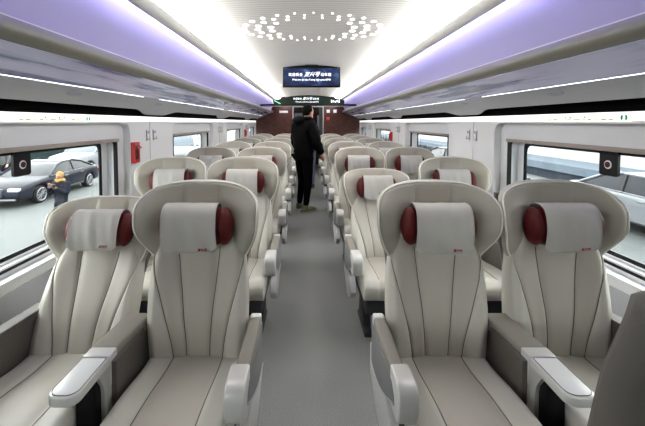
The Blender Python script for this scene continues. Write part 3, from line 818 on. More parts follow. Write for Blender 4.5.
ORD = ['first', 'second', 'third', 'fourth', 'fifth', 'sixth', 'seventh']
ROW1 = 1.61; PITCHY = 1.17
used = set()
def place_seat(kind, side, row, y, recl=0.0, drop=0.0, label=None, tlabel=None):
    """side -1 left of the aisle, 1 right"""
    arm = (-side if kind == 'aisle' else side)
    X = side * (0.525 if kind == 'aisle' else 1.065)
    key = (kind, arm)
    if key in used: r = copy_tree(SEAT[key])
    else: r = SEAT[key]; used.add(key)
    r.location = (X, y, 0)
    sw = 'left' if side < 0 else 'right'
    rr = ' reclined' if recl else ''
    tag(r, label or 'beige leather%s %s seat in the %s row %s of the aisle' % (rr, kind, ORD[row], sw), 'seat', 'seats in rows along the aisle')
    for c in r.children:
        if c.name.split('.')[0] in ('backrest', 'headrest_wing', 'head_panel', 'headrest_pillow', 'rear_shell'):
            c.rotation_euler = (-recl, 0, 0); c.location = (0, -0.0, CZ - drop)
    k = {(-1, 'aisle', 0): 1, (-1, 'window', 0): 0, (1, 'aisle', 0): 2, (1, 'window', 0): 3}.get((side, kind, row), (row * 3 + (side > 0) * 2 + (kind == 'aisle')) % 4)
    me, (dx, fr) = TW[k]
    tw = link('headrest_cloth', me, None, (X, y, CZ - drop)); tw.rotation_euler = (-recl, 0, 0)
    tag(tw, tlabel or 'white cloth over the red headrest of the %s-row %s seat %s of the aisle' % (ORD[row], kind, sw), 'headrest cloth', 'headrest cloths on the seats')
    e = link('emblem', EMB, tw, (dx + 0.055, fr[0] - 0.0055, fr[1] - 0.002)); e.rotation_euler = (PI / 2, 0, 0); e['label'] = 'small red emblem'
    return r
RECL = math.radians(22)
for row in range(7):
    y = ROW1 + PITCHY * row
    for side in (-1, 1):
        for kind in ('aisle', 'window'):
            rc = RECL if (side, kind, row) in ((-1, 'window', 0), (1, 'aisle', 1)) else 0.0
            place_seat(kind, side, row, y, rc, 0.05 if rc else 0.0)
# back of the nearest seat, only its edge enters the picture at lower right
near = empty('seat_shell', (0.685, 0.66, 0.0)); tag(near, 'dim grey back shell of the nearest seat, its edge cutting the lower right corner', 'seat shell')
mb = MB(); Fg, Bg = [], []
for i in range(33):
    u = -1 + 2 * i / 32; fr, bk = [], []
    for j in range(33):
        v = j / 32
        z = 0.34 + v * 0.90 - 0.03 * abs(u) ** 3 * ss((v - 0.6) / 0.4)
        wd = 0.262 - 0.02 * ss((v - 0.80) / 0.20) ** 1.2
        y = -(z - 0.34) * 0.20
        fr.append((u * wd, y - 0.03 * (1 - u ** 4), z)); bk.append((u * wd, y + 0.06, z))
    Fg.append(fr); Bg.append(bk)
mb.quad_grid(Fg); mb.quad_grid(Bg, flip=True); stitch(mb, Fg, Bg, 0.012); mb.obj('rear_shell', M['arm_dark'], near, angle=70)
mb = MB(); mb.box(-0.20, 0.20, -0.02, 0.30, 0.0, 0.36, bev=0.02); mb.obj('seat_base', M['charcoal'], near)

# armrest console between each pair of seats
def make_console(sg):
    root = empty('seat_console'); ox = sg * 0.017
    w = 0.0575
    body = [(0.01, 0.30), (0.01, 0.588), (-0.29, 0.588), (-0.29, 0.30)]
    mb = MB(); mb.prism(body, 'x', -w + 0.006, w - 0.006, bev=0.003); mb.obj('body', M['arm_dark'], root)
    mb = MB(); mb.box(-w, w, -0.245, 0.015, 0.555, 0.613, bev=0.012, seg=3)
    mb.v = [(x * (1 - 0.13 * ss(-y / 0.25)) + ox * ss(-y / 0.25), y, z) for x, y, z in mb.v]; mb.obj('armrest_pad', M['arm_pad'], root)
    w = 0.050
    mb = MB(); mb.box(ox - w, ox + w, -0.302, -0.243, 0.50, 0.614, bev=0.006); mb.obj('front_cap', M['silver'], root)
    # tray: long rounded tongue
    pl = [(w, -0.292)] + [(-w, -0.292)][:0]
    out = [(-w, -0.293), (w, -0.293)]
    tongue = []
    for k in range(11):
        t = math.radians(0 - 90 * k / 10); tongue.append((w - 0.035 + 0.035 * math.cos(t), -0.468 + 0.035 * math.sin(t)))
    for k in range(11):
        t = math.radians(-90 - 90 * k / 10); tongue.append((-w + 0.035 + 0.035 * math.cos(t), -0.468 + 0.035 * math.sin(t)))
    tongue = [(w, -0.304)] + tongue + [(-w, -0.304)]
    mb = MB(); mb.prism([(x + ox, y) for x, y in tongue], 'z', 0.578, 0.612, bev=0.006, seg=3); tr = mb.obj('tray', M['silver'], root)
    inn = [(ox + x * 0.86, -0.39 + (y + 0.39) * 0.92) for x, y in tongue]
    mb = MB(); mb.prism(inn, 'z', 0.610, 0.6145, bev=0.0015); mb.obj('tray_inlay', M['tray'], tr)
    mb = MB(); mb.tube([(x, y, 0.6135) for x, y in inn + inn[:1]], 0.0016, 5); mb.obj('inlay_groove', M['arm_grey'], tr)
    side = [(-0.285, 0.60), (-0.285, 0.31), (-0.335, 0.31), (-0.335, 0.50)] + [(-0.34 - 0.03 * t, 0.53 + 0.048 * t) for t in (0, 0.5, 1)] + [(-0.40, 0.582), (-0.40, 0.60)]
    mb = MB(); mb.prism(side, 'x', ox - w + 0.001, ox + w - 0.001, bev=0.003); mb.obj('support', M['silver_rim'], root)
    mb = MB(); mb.box(ox - w + 0.016, ox + w - 0.016, -0.375, -0.33, 0.30, 0.575, bev=0.006); mb.obj('socket_panel', M['black'], root)
    mb = MB(); mb.box(-w + 0.012, w - 0.012, -0.26, 0.08, 0.0, 0.31, bev=0.01); mb.obj('pedestal', M['charcoal'], root)
    return root
CON = {-1: make_console(-1), 1: make_console(1)}; seen = set()
for row in range(7):
    for side in (-1, 1):
        r = copy_tree(CON[side]) if side in seen else CON[side]; seen.add(side)
        r.location = (side * 0.8025, ROW1 + PITCHY * row, 0)
        tag(r, 'grey armrest console with silver tray between the %s-row seats %s of the aisle' % (ORD[row], 'left' if side < 0 else 'right'), 'armrest', 'armrest consoles between paired seats')

# ------------------------------------------------------------------ wall fittings
for s in (-1, 1):
    sw = 'left' if s < 0 else 'right'
    wn = ['nearest', 'second', 'third']
    for k, (a, b) in enumerate(YW[:3]):
        # break-glass marker on the window
        if k == 0:
            bk = empty('break_marker', (s * 1.575, 1.955, 1.25)); tag(bk, 'black break-glass marker with red dot on the nearest %s window' % sw, 'marker')
            off = (-s * 1.575, -1.955, -1.25)
            mb = MB(); mb.add_bm(holed(rrect(1.895, 2.015, 1.185, 1.335, 0.015, 4), [], s * 1.566, s * 0.014)); mb.obj('plate', M['black'], bk, off)
            for rr, m, dx, nm in ((0.023, 'white', 0.0, 'ring'), (0.016, 'red', 0.003, 'dot')):
                mb = MB(); mb.prism([(1.955 + rr * math.cos(q), 1.245 + rr * math.sin(q)) for q in [2 * PI * j / 20 for j in range(20)]], 'x', s * (1.563 - dx), s * 1.57); mb.obj(nm, M[m], bk, off, smooth=False)
    # coat hooks in pairs beside the panel joint
    for k, y in enumerate((3.31, 5.97, 8.64)):
        for q, dy in enumerate((-0.07, 0.07)):
            mb = MB(); yy = y + dy; zo = -0.075
            mb.box(min(s * 1.452, s * 1.461), max(s * 1.452, s * 1.461), yy - 0.008, yy + 0.008, 1.38 + zo, 1.48 + zo, bev=0.004)
            mb.tube([(s * 1.452, yy, 1.455 + zo), (s * 1.440, yy, 1.452 + zo), (s * 1.436, yy, 1.47 + zo)], 0.005, 6)
            mb.tube([(s * 1.452, yy, 1.40 + zo), (s * 1.425, yy, 1.395 + zo), (s * 1.432, yy, 1.42 + zo)], 0.005, 6)
            tag(mb.obj('coat_hook', M['metal']), '%s metal coat hook of the pair past the %s window on the %s wall' % (('nearer', 'farther')[q], wn[k], sw), 'hook', 'coat hooks on the walls')
# emergency hammers
for s, y, lb in ((-1, 2.995, 'red emergency hammer box on the left wall past the nearest window'), (-1, 8.45, 'red emergency hammer box far along the left wall'), (1, 6.45, 'red emergency hammer box on the right wall past the second window')):
    h = empty('hammer_box', (s * 1.45, y, 1.23)); tag(h, lb, 'hammer box', 'emergency hammer boxes')
    off = (-s * 1.45, -y, -1.32)
    mb = MB(); mb.box(min(s * 1.428, s * 1.462), max(s * 1.428, s * 1.462), y - 0.05, y + 0.05, 1.23, 1.40, bev=0.006); mb.obj('housing', M['red_plastic'], h, off)
    mb = MB(); mb.box(min(s * 1.424, s * 1.432), max(s * 1.424, s * 1.432), y - 0.035, y + 0.035, 1.26, 1.375, bev=0.003); mb.obj('cover', M['charcoal'], h, off)
    mb = MB(); mb.tube([(s * 1.418, y, 1.265), (s * 1.418, y, 1.36)], 0.008, 8); mb.tube([(s * 1.418, y - 0.035, 1.355), (s * 1.418, y + 0.035, 1.355)], 0.010, 8); mb.obj('hammer', M['red_plastic'], h, off)
# seat-number strips above the windows
for s in (-1, 1):
    sw = 'left' if s < 0 else 'right'
    st = empty('seat_sign', (s * 1.458, 2.0, 1.49)); tag(st, 'pale strip of tiny seat symbols above the nearest %s window' % sw, 'sign')
    off = (-s * 1.458, -2.0, -1.49)
    mb = MB(); mb.box(min(s * 1.4552, s * 1.4564), max(s * 1.4552, s * 1.4564), 1.70, 2.45, 1.476, 1.510); mb.obj('strip', M['painted_glow'], st, off)
    rd = random.Random(3)
    ys = 1.80
    for n in range(11):
        mb = MB(); wd = rd.uniform(0.02, 0.05); z0 = 1.482
        mb.box(min(s * 1.4535, s * 1.4553), max(s * 1.4535, s * 1.4553), ys, ys + wd, z0, z0 + rd.uniform(0.004, 0.009)); mb.obj('symbol', M['sign_lime'], st, off, smooth=False); ys += wd + 0.015
    for yy in (1.98, 2.09, 2.13):
        mb = MB(); mb.box(min(s * 1.4535, s * 1.4553), max(s * 1.4535, s * 1.4553), yy, yy + 0.008, 1.492, 1.503); mb.obj('symbol', M['charcoal'], st, off, smooth=False)
    yg = 1.73 if s > 0 else 2.36
    for dy in (0, 0.018):
        mb = MB(); mb.tube([(s * 1.455, yg + dy, 1.484), (s * 1.455, yg + dy + (0.006 if dy else -0.006), 1.492), (s * 1.455, yg + dy, 1.504)], 0.0055, 6); mb.obj('emblem', M['sign_green'], st, off)

# ------------------------------------------------------------------ people
def skin_mesh(verts, edges, subs=2, root=0):
    me = bpy.data.meshes.new('t'); me.from_pydata([v[:3] for v in verts], edges, [])
    o = bpy.data.objects.new('t', me); C.objects.link(o)
    md = o.modifiers.new('s', 'SKIN'); md.use_smooth_shade = True
    for i, d in enumerate(me.skin_vertices[0].data):
        r = verts[i][3]; d.radius = (r if not isinstance(r, tuple) else r); d.use_root = (i == root)
    sb = o.modifiers.new('b', 'SUBSURF'); sb.levels = subs; sb.render_levels = subs
    bpy.context.view_layer.update()
    out = bpy.data.meshes.new_from_object(o.evaluated_get(bpy.context.evaluated_depsgraph_get()))
    C.objects.unlink(o); bpy.data.objects.remove(o)
    return out
def chain(lst):
    V, E = [], []
    for ch in lst:
        ch = [tuple(p[:3]) + ((p[3], p[3]) if not isinstance(p[3], tuple) else p[3],) for p in ch]
        prev = None
        for p in ch:
            hit = None
            for i, q in enumerate(V):
                if (Vector(q[:3]) - Vector(p[:3])).length < 1e-4: hit = i
            if hit is None: V.append(p); hit = len(V) - 1
            if prev is not None and prev != hit: E.append((prev, hit))
            prev = hit
    return [(v[0], v[1], v[2], v[3]) for v in V], E
def me_to_mb(me, mb):
    b = len(mb.v); mb.v.extend([tuple(v.co) for v in me.vertices])
    for p in me.polygons: mb.f.append(tuple(b + i for i in p.vertices)); mb.m.append(0)
def remesh(mb, name, matl, vox, parent):
    me = mb.mesh(name, [matl], recalc=False)
    o = bpy.data.objects.new(name, me); C.objects.link(o)
    md = o.modifiers.new('r', 'REMESH'); md.mode = 'VOXEL'; md.voxel_size = vox; md.use_smooth_shade = True
    sm = o.modifiers.new('k', 'SMOOTH'); sm.iterations = 2; sm.factor = 0.4
    bpy.context.view_layer.update()
    out = bpy.data.meshes.new_from_object(o.evaluated_get(bpy.context.evaluated_depsgraph_get()))
    C.objects.unlink(o); bpy.data.objects.remove(o)
    out.materials.clear(); out.materials.append(matl)
    return link(name, out, parent)

def person(loc, rz, label, pose, jacket, trouser, shoe, hairm, H=1.72, skin='skin', group=None, puffer=True, scarf=None):
    """figure faces local +y; pose gives elbow / wrist points for each arm, feet spread and head turn"""
    k = H / 1.72
    root = empty('person', loc, rz); tag(root, label, 'person', group); root.scale = (k, k, k)
    aL, aR = pose['armL'], pose['armR']; fL, fR = pose['footL'], pose['footR']
    hx, hy = pose.get('head', (0, 0.02))
    shL, shR = (-0.185, 0.0, 1.41), (0.185, 0.0, 1.41)
    hipL, hipR = (-0.09, 0, 0.90), (0.09, 0, 0.90)
    def knee(f, hp): return (lerp(f[0], hp[0], 0.5), lerp(f[1], hp[1], 0.5) + 0.03, 0.49)
    kL, kR = knee(fL, hipL), knee(fR, hipR)
    aLf, aRf = (fL[0], fL[1] - 0.02, 0.09), (fR[0], fR[1] - 0.02, 0.09)
    body = [[(0, 0, 0.96, 0.13), (0, -0.01, 1.12, 0.12), (0, 0, 1.30, (0.15, 0.11)), (0, -0.01, 1.43, 0.07), (hx * 0.5, hy * 0.5, 1.50, 0.052), (hx, hy, 1.57, 0.05)],
            [(0, 0, 1.30, (0.15, 0.11)), shL + (0.055,), aL[0] + (0.042,), aL[1] + (0.030,)],
            [(0, 0, 1.30, (0.15, 0.11)), shR + (0.055,), aR[0] + (0.042,), aR[1] + (0.030,)],
            [(0, 0, 0.96, 0.13), hipL + (0.085,), kL + (0.055,), aLf + (0.036,)],
            [(0, 0, 0.96, 0.13), hipR + (0.085,), kR + (0.055,), aRf + (0.036,)]]
    V, E = chain(body); mb = MB(); me_to_mb(skin_mesh(V, E), mb)
    # head with nose, ears, brow and chin; turned by 'turn'
    ht = Matrix.Rotation(pose.get('turn', 0.0), 3, 'Z'); hc = Vector((hx, hy + 0.015, 1.625))
    def hp(p): return tuple(hc + ht @ Vector(p))
    hb = MB()
    def hf(p):
        zz = p.z; w = 1 - 0.22 * ss(-zz / 0.9); return (p.x * w, p.y * (1 - 0.10 * ss(-zz)), zz)
    hb.ball((0, 0, 0), (0.076, 0.095, 0.115), fn=hf)
    hb.ball((0, 0.095, -0.018), (0.014, 0.02, 0.022)); hb.ball((0, 0.075, -0.085), (0.03, 0.022, 0.02))
    hb.ball((0, 0.086, -0.055), (0.026, 0.010, 0.008)); hb.ball((0, 0.086, 0.022), (0.045, 0.010, 0.010))
    for s in (-1, 1): hb.ball((s * 0.077, -0.005, -0.012), (0.010, 0.020, 0.030))
    hb.v = [hp(v) for v in hb.v]
    b = len(mb.v); mb.v += hb.v; mb.f += [tuple(b + i for i in f) for f in hb.f]; mb.m += hb.m
    # hands: palm, four fingers of different length, thumb leaving the side
    for sg, arm in ((-1, aL), (1, aR)):
        e, w = Vector(arm[0]), Vector(arm[1]); d = (w - e).normalized()
        fwd = Vector((0, 1, 0)); fwd = (fwd - d * fwd.dot(d)); fwd = fwd.normalized() if fwd.length > 0.2 else Vector((0, 0, 1))
        pn = d.cross(fwd) * sg
        palm = w + d * 0.045
        mb.tube([w - d * 0.02, w + d * 0.02, w + d * 0.06, w + d * 0.085], 0.03, 10, rfun=lambda i: (0.026, 0.032, 0.036, 0.032)[i])
        for q, (off, ln) in enumerate(((0.028, 0.070), (0.009, 0.080), (-0.010, 0.074), (-0.027, 0.058))):
            p0 = w + d * 0.075 + fwd * off; p1 = p0 + d * ln * 0.45 - pn * 0.006; p2 = p1 + d * ln * 0.3 - pn * 0.016; p3 = p2 + d * ln * 0.2 - pn * 0.018
            mb.tube([p0, p1, p2, p3], 0.0085, 6, rfun=lambda i: (0.0095, 0.009, 0.008, 0.0065)[i])
        t0 = w + d * 0.03 + fwd * 0.025; mb.tube([t0, t0 + fwd * 0.028 + d * 0.025, t0 + fwd * 0.036 + d * 0.055], 0.010, 6)
    bo = remesh(mb, 'body', M[skin], 0.0085, root)
    for sg in (-1, 1):
        e = MB(); e.ball(hp((sg * 0.030, 0.081, 0.004)), (0.010, 0.010, 0.008)); e.obj('eye', M['black'], root)
    # hair cap
    hm = MB()
    def hair_fn(p):
        if p.y > 0.35 and p.z < 0.45: return (p.x * 0.86, min(p.y, 0.5) * 0.7, max(p.z, 0.2) * 0.9)
        if p.z < -0.35 and p.y < 0.25: return (p.x * 0.9, min(p.y, -0.1), p.z)
        if p.z < -0.35: return (p.x * 0.85, p.y * 0.85, -0.35 + (p.z + 0.35) * 0.5)
        return (p.x, p.y, p.z)
    hm.ball((0, -0.012, 0.022), (0.086, 0.100, 0.108), nu=24, nv=16, fn=hair_fn); hm.v = [hp(v) for v in hm.v]; hm.obj('hair', hairm, root)
    # jacket
    g = 0.03 if puffer else 0.014
    jl = pose.get('jacket_low', 0.80)
    jk = [[(0, 0, jl, (0.165 + g, 0.13 + g)), (0, 0, 0.98, (0.165 + g, 0.135 + g)), (0, -0.005, 1.18, (0.17 + g, 0.13 + g)), (0, -0.005, 1.36, (0.165 + g, 0.115 + g)), (0, -0.01, 1.46, 0.085 + g * 0.6), (0, 0.0, 1.505, 0.075 + g * 0.4)],
          [(0, -0.005, 1.36, (0.165 + g, 0.115 + g)), shL + (0.075 + g,), tuple(Vector(shL).lerp(Vector(aL[0]), 0.55)) + (0.066 + g,), aL[0] + (0.058 + g,), tuple(Vector(aL[0]).lerp(Vector(aL[1]), 0.6)) + (0.050 + g * 0.8,), tuple(Vector(aL[0]).lerp(Vector(aL[1]), 0.97)) + (0.042 + g * 0.3,)],
          [(0, -0.005, 1.36, (0.165 + g, 0.115 + g)), shR + (0.075 + g,), tuple(Vector(shR).lerp(Vector(aR[0]), 0.55)) + (0.066 + g,), aR[0] + (0.058 + g,), tuple(Vector(aR[0]).lerp(Vector(aR[1]), 0.6)) + (0.050 + g * 0.8,), tuple(Vector(aR[0]).lerp(Vector(aR[1]), 0.97)) + (0.042 + g * 0.3,)]]
    V, E = chain(jk); jm = skin_mesh(V, E)
    if puffer:      # quilted rolls
        for v in jm.vertices:
            q = 0.007 * math.cos(v.co.z * 2 * PI / 0.11); c = Vector((0, 0, v.co.z)); dd = v.co - c
            if dd.length > 1e-3: v.co += dd.normalized() * q
    jm.materials.clear(); jm.materials.append(jacket); link('jacket', jm, root)
    if puffer:
        hd_ = MB(); hd_.ball((0, -0.095, 1.485), (0.15, 0.085, 0.075), nu=24, nv=14); hd_.tube([(0.15 * math.cos(a), 0.0 + 0.10 * math.sin(a) - 0.02, 1.515) for a in [PI * 2 * i / 20 for i in range(21)]], 0.035, 8)
        hd_.obj('hood', jacket, root, angle=80)
    # trousers
    tr = [[(0, 0, 0.97, (0.15, 0.12)), (hipL[0], hipL[1], 0.86, 0.105), kL + (0.068,), (lerp(kL[0], aLf[0], 0.55), lerp(kL[1], aLf[1], 0.55), 0.28, 0.056), (aLf[0], aLf[1], 0.10, 0.050)],
          [(0, 0, 0.97, (0.15, 0.12)), (hipR[0], hipR[1], 0.86, 0.105), kR + (0.068,), (lerp(kR[0], aRf[0], 0.55), lerp(kR[1], aRf[1], 0.55), 0.28, 0.056), (aRf[0], aRf[1], 0.10, 0.050)]]
    V, E = chain(tr); tm = skin_mesh(V, E); tm.materials.clear(); tm.materials.append(trouser); link('trousers', tm, root)
    for f, ang in ((fL, pose.get('toeL', 0.1)), (fR, pose.get('toeR', -0.1))):
        sh = MB()
        def sf(p):
            yy = p.y; return (p.x * (1 - 0.15 * ss(yy)), yy, p.z * (1 - 0.45 * ss((yy + 0.2) / 0.9)) if p.z > 0 else p.z * 0.9)
        sh.ball((0, 0.045, 0.052), (0.050, 0.145, 0.062), nu=18, nv=12, fn=sf)
        sh.tube([(0, -0.03, 0.05), (0, -0.025, 0.12)], 0.05, 12)
        Rm = Matrix.Rotation(ang, 3, 'Z'); sh.v = [tuple(Rm @ Vector((v[0], v[1], max(v[2], 0.012))) + Vector((f[0], f[1], 0))) for v in sh.v]
        so = sh.obj('shoe', shoe, root)
        sl = MB(); out = [(0.048 * math.cos(a) * (1 - 0.12 * math.sin(a)), 0.045 + 0.148 * math.sin(a)) for a in [2 * PI * i / 24 for i in range(24)]]
        sl.prism(out, 'z', 0.0, 0.026, bev=0.004); sl.v = [tuple(Rm @ Vector(v) + Vector((f[0], f[1], 0))) for v in sl.v]; sl.obj('sole', M['sole'], so)
    if scarf:
        sc = MB(); sc.tube([(0.085 * math.cos(a), 0.02 + 0.085 * math.sin(a), 1.515 + 0.012 * math.sin(3 * a)) for a in [2 * PI * i / 20 for i in range(21)]], 0.042, 8); sc.obj('scarf', scarf, root)
    return root

man = person((-0.085, 6.03, 0.0), math.radians(-52), 'man in black puffer jacket standing in the aisle with his back turned',
             dict(armL=((-0.27, 0.02, 1.13), (-0.24, 0.10, 0.90)), armR=((0.26, 0.05, 1.13), (0.22, 0.20, 0.93)), footL=(-0.12, 0.02), footR=(0.10, -0.02), head=(0.02, 0.06), turn=0.1, toeL=0.15, toeR=-0.1, jacket_low=0.84),
             M['jacket'], M['trouser'], M['shoe'], M['hair'], H=1.74)
person((0.0, 8.05, 0.0), 0.0, 'second person in blue jeans farther along the aisle behind the man',
       dict(armL=((-0.25, 0.0, 1.13), (-0.22, 0.10, 0.90)), armR=((0.24, 0.02, 1.13), (0.20, 0.16, 0.95)), footL=(-0.09, 0.0), footR=(0.10, 0.06)),
       M['navy'], M['jeans'], M['charcoal'], M['hair'], H=1.62, puffer=False)

# ------------------------------------------------------------------ outside
GZ = -1.30
mb = MB(); mb.box(-80, 80, -30, 120, GZ - 0.1, GZ); struct(mb.obj('ground', M['ground'], smooth=False))

woman = person((-6.0, 8.85, GZ), math.radians(175), 'person in dark coat and yellow scarf raising a camera outside the left window',
       dict(armL=((-0.25, 0.10, 1.16), (-0.09, 0.30, 1.36)), armR=((0.25, 0.10, 1.16), (0.07, 0.30, 1.38)), footL=(-0.10, 0.02), footR=(0.10, -0.02), jacket_low=0.72),
       M['navy'], M['navy'], M['charcoal'], M['yellow'], H=1.56, skin='skin_day', puffer=False, scarf=M['yellow'])
cmo = empty('handheld_camera', (-5.99, 8.54, GZ + 1.28)); tag(cmo, 'small black camera held up by the person in the yellow scarf', 'camera')
mb = MB(); mb.box(-0.06, 0.06, -0.03, 0.03, -0.04, 0.04, bev=0.008); mb.obj('camera_body', M['black'], cmo)
mb = MB(); mb.tube([(0, -0.03, 0), (0, -0.09, 0)], 0.03, 12); mb.obj('lens', M['charcoal'], cmo)
person((-13.4, 16.2, GZ), math.radians(170), 'distant figure in dark clothes standing behind the black sedan',
       dict(armL=((-0.25, 0.0, 1.13), (-0.23, 0.08, 0.90)), armR=((0.25, 0.0, 1.13), (0.23, 0.08, 0.90)), footL=(-0.12, 0.0), footR=(0.12, 0.03)),
       M['charcoal'], M['navy'], M['black'], M['hair'], H=1.74, puffer=False)

def car(loc, rz, label, paint, glass, kind='sedan', k=1.0):
    """nose points to local -y"""
    root = empty('car', loc, rz); root.scale = (k, k, k); tag(root, label, 'car')
    L, W = (5.2, 0.95) if kind == 'sedan' else ((4.7, 0.95) if kind == 'suv' else (5.0, 0.98))
    if kind == 'sedan':
        belt = [(-2.6, 0.42), (-2.58, 0.62), (-2.45, 0.76), (-1.6, 0.92), (-1.05, 0.98), (1.7, 1.02), (2.45, 1.0), (2.58, 0.9), (2.6, 0.5)]
        roof = [(-1.05, 0.97), (-0.35, 1.36), (0.1, 1.45), (0.7, 1.46), (1.25, 1.36), (2.05, 1.01)]; wb = (-1.62, 1.6)
    elif kind == 'suv':
        belt = [(-2.35, 0.5), (-2.33, 0.8), (-2.2, 1.0), (-1.3, 1.12), (-1.0, 1.15), (2.2, 1.2), (2.32, 1.1), (2.35, 0.5)]
        roof = [(-1.05, 1.14), (-0.4, 1.66), (0.2, 1.75), (1.5, 1.74), (2.0, 1.62), (2.28, 1.19)]; wb = (-1.45, 1.4)
    else:
        belt = [(-2.5, 0.5), (-2.48, 0.8), (-2.3, 1.05), (-1.7, 1.22), (2.4, 1.25), (2.48, 1.1), (2.5, 0.5)]
        roof = [(-1.75, 1.2), (-1.0, 1.85), (-0.6, 1.98), (2.0, 1.98), (2.35, 1.85), (2.46, 1.24)]; wb = (-1.5, 1.5)
    def arches():
        low = []
        for c in wb[::-1]:
            low += [(c + 0.40, 0.28)] + [(c + 0.40 * math.cos(a), 0.33 + 0.38 * math.sin(a)) for a in [PI * i / 10 for i in range(11)]] + [(c - 0.40, 0.28)]
        return low
    poly = belt + [(L / 2 - 0.05, 0.3)] + arches() + [(-L / 2 + 0.05, 0.28)]
    bm = MB(); bm.prism(poly, 'x', -W, W, bev=0.09, seg=3)
    bm.v = [(x * (1 - 0.10 * ss((abs(y) - L * 0.36) / (L * 0.14)) - 0.03 * ss((z - 0.7) / 0.4)), y, z) for x, y, z in bm.v]
    bm.obj('bodywork', paint, root)
    rt = MB(); rt.prism(roof, 'x', -W * 0.94, W * 0.94, bev=0.05, seg=3)
    zt = max(z for _, z in roof); zb_ = roof[0][1]
    rt.v = [(x * (1 - 0.22 * max(0, (z - zb_) / (zt - zb_))), y, z) for x, y, z in rt.v]; cab = rt.obj('cabin', glass, root)
    tp = MB(); up = [p for p in roof if p[1] > lerp(zb_, zt, 0.86)]
    line = up if len(up) > 1 else roof[1:-1]
    tp.prism([(y, z + 0.012) for y, z in line] + [(y, z - 0.035) for y, z in line[::-1]], 'x', -W * 0.75, W * 0.75, bev=0.012); tp.obj('roof', paint, root)
    for s in (-1, 1):
        pl = MB()
        def side_x(z): return s * W * 0.945 * (1 - 0.22 * max(0, (z - zb_) / (zt - zb_)))
        for seg in (roof[:3], roof[-3:]):
            pl.tube([(side_x(z), y, z) for y, z in seg], 0.035, 6)
        pl.obj('pillar', paint, root)
        md_ = (roof[0][0] + roof[-1][0]) / 2
        pl = MB(); pl.tube([(side_x(zb_), md_, zb_), (side_x(zt - 0.04), md_ + 0.05, zt - 0.04)], 0.03, 6); pl.obj('pillar', M['black'], root)
        ch = MB(); ch.tube([(s * W * 0.96, roof[0][0], zb_ + 0.01), (s * W * 0.96, roof[-1][0], roof[-1][1] + 0.01)], 0.014, 6); ch.tube([(s * W * 0.99, wb[0] + 0.5, 0.36), (s * W * 0.99, wb[1] - 0.5, 0.36)], 0.018, 6); ch.obj('chrome_trim', M['wheel_metal'], root)
        for y in (-0.2, 0.9):
            hn = MB(); hn.box(min(s * W * 0.97, s * W * 1.005), max(s * W * 0.97, s * W * 1.005), y, y + 0.22, 0.84, 0.87, bev=0.008); hn.obj('door_handle', M['wheel_metal'], root)
        mr = MB(); mr.ball((s * (W + 0.08), roof[0][0] + 0.35, zb_ + 0.06), (0.11, 0.08, 0.075)); mr.obj('mirror', paint, root)
        hl = MB(); hl.box(min(s * 0.5, s * 0.84), max(s * 0.5, s * 0.84), -L / 2 - 0.005, -L / 2 + 0.25, 0.62, 0.74, bev=0.03); hl.obj('headlight', M['lamp_clear'], root)
        tl = MB(); tl.box(min(s * 0.45, s * 0.84), max(s * 0.45, s * 0.84), L / 2 - 0.15, L / 2 + 0.01, 0.76, 0.88, bev=0.02); tl.obj('tail_light', M['red_plastic'], root)
        for y in wb:
            wh = MB(); wh.tube([(s * (W - 0.22), y, 0.345), (s * (W - 0.21), y, 0.345), (s * (W - 0.03), y, 0.345), (s * (W - 0.01), y, 0.345)], 0.34, 28, rfun=lambda i: (0.32, 0.345, 0.345, 0.325)[i])
            wo = wh.obj('wheel', M['tyre'], root)
            rm = MB()
            rm.tube([(s * (W - 0.02), y, 0.345), (s * (W + 0.004), y, 0.345)], 0.06, 14)
            for q in range(10):
                a = 2 * PI * q / 10; rm.tube([(s * (W - 0.002), y + 0.04 * math.cos(a), 0.345 + 0.04 * math.sin(a)), (s * (W - 0.002), y + 0.24 * math.cos(a), 0.345 + 0.24 * math.sin(a))], 0.020, 6)
            rm.tube([(s * (W - 0.002), y + 0.245 * math.cos(a), 0.345 + 0.245 * math.sin(a)) for a in [2 * PI * i / 24 for i in range(25)]], 0.022, 6)
            rm.obj('rim', M['wheel_metal'], wo)
    gr = MB(); gr.box(-0.34, 0.34, -L / 2 - 0.02, -L / 2 + 0.1, 0.42, 0.74, bev=0.02); g0 = gr.obj('grille', M['charcoal'], root)
    for i in range(9):
        b = MB(); b.box(-0.30 + 0.07 * i, -0.27 + 0.07 * i, -L / 2 - 0.032, -L / 2, 0.44, 0.72); b.obj('bar', M['wheel_metal'], g0, smooth=False)
    bp = MB(); bp.box(-W * 0.8, W * 0.8, -L / 2 - 0.015, -L / 2 + 0.06, 0.30, 0.36, bev=0.01); bp.obj('bumper_trim', M['wheel_metal'], root)
    return root
car((-10.25, 14.15, GZ), math.radians(4), 'long black sedan parked on concrete outside the left window', M['car_dark'], M['car_glass']).scale = (1, 1, 0.87)
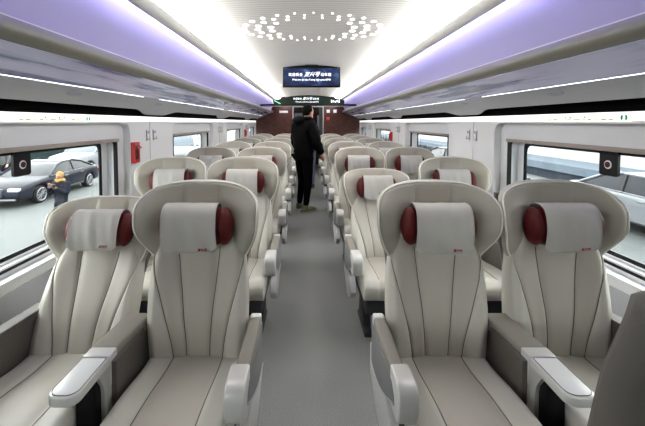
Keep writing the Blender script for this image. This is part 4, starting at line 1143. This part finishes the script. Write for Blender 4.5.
car((-12.3, 21.0, GZ), math.radians(-6), 'silver-white SUV parked behind the black sedan', M['car_white'], M['car_glass_light'], 'suv')
car((-8.6, 25.5, GZ), math.radians(12), 'white van parked beyond the second left window', M['car_white'], M['car_glass_light'], 'van')
mb = MB(); mb.box(-17.75, -16.75, -5, 30, GZ, 0.9)
tag(mb.obj('hedge', M['hedge'], smooth=False), 'long dull green hedge wall beyond the parked cars on the left', 'hedge')

# right: long low grey shed, a white and a dark car in front of it
sh = empty('long_shed', (12.0, 20, GZ)); tag(sh, 'long low grey shed outside the right windows', 'building')
off = (-12.0, -20, -GZ)
mb = MB(); mb.box(12.0, 15.0, -6, 80, GZ, -0.85); mb.obj('wall', M['shed_dark'], sh, off, smooth=False)
mb = MB(); mb.prism([(11.9, -0.86), (12.0, -0.52), (15.0, -0.65), (15.2, -0.86)], 'y', -6.2, 80.2); mb.obj('roof', M['shed'], sh, off, smooth=False)
mb = MB(); mb.box(16.5, 18.5, -20, 110, GZ, 3.6)  # added wall standing in for the overexposed background
tag(mb.obj('white_backdrop', M['backdrop'], smooth=False), 'added white hall wall rising behind the low grey shed', 'building')
car((8.9, 8.8, GZ), math.radians(0), 'white car with dark windows parked outside the nearest right window', M['car_white'], M['car_glass'], 'sedan')
car((6.2, 13.8, GZ), math.radians(3), 'dark car parked farther off outside the second right window', M['car_dark'], M['car_glass'], 'suv')

# ------------------------------------------------------------------ light
w = bpy.data.worlds.new('world'); S.world = w; w.use_nodes = True
bg = w.node_tree.nodes['Background']; bg.inputs['Color'].default_value = (1.0, 0.985, 0.95, 1); bg.inputs['Strength'].default_value = 7.5

S.view_settings.view_transform = 'Standard'; S.view_settings.look = 'None'; S.view_settings.gamma = 1; S.view_settings.use_curve_mapping = False
S.view_settings.exposure = 0.75
S.cycles.use_denoising = True
S.cycles.max_bounces = 10; S.cycles.diffuse_bounces = 6; S.cycles.transparent_max_bounces = 12
S.cycles.sample_clamp_indirect = 6; S.cycles.caustics_reflective = False; S.cycles.caustics_refractive = False
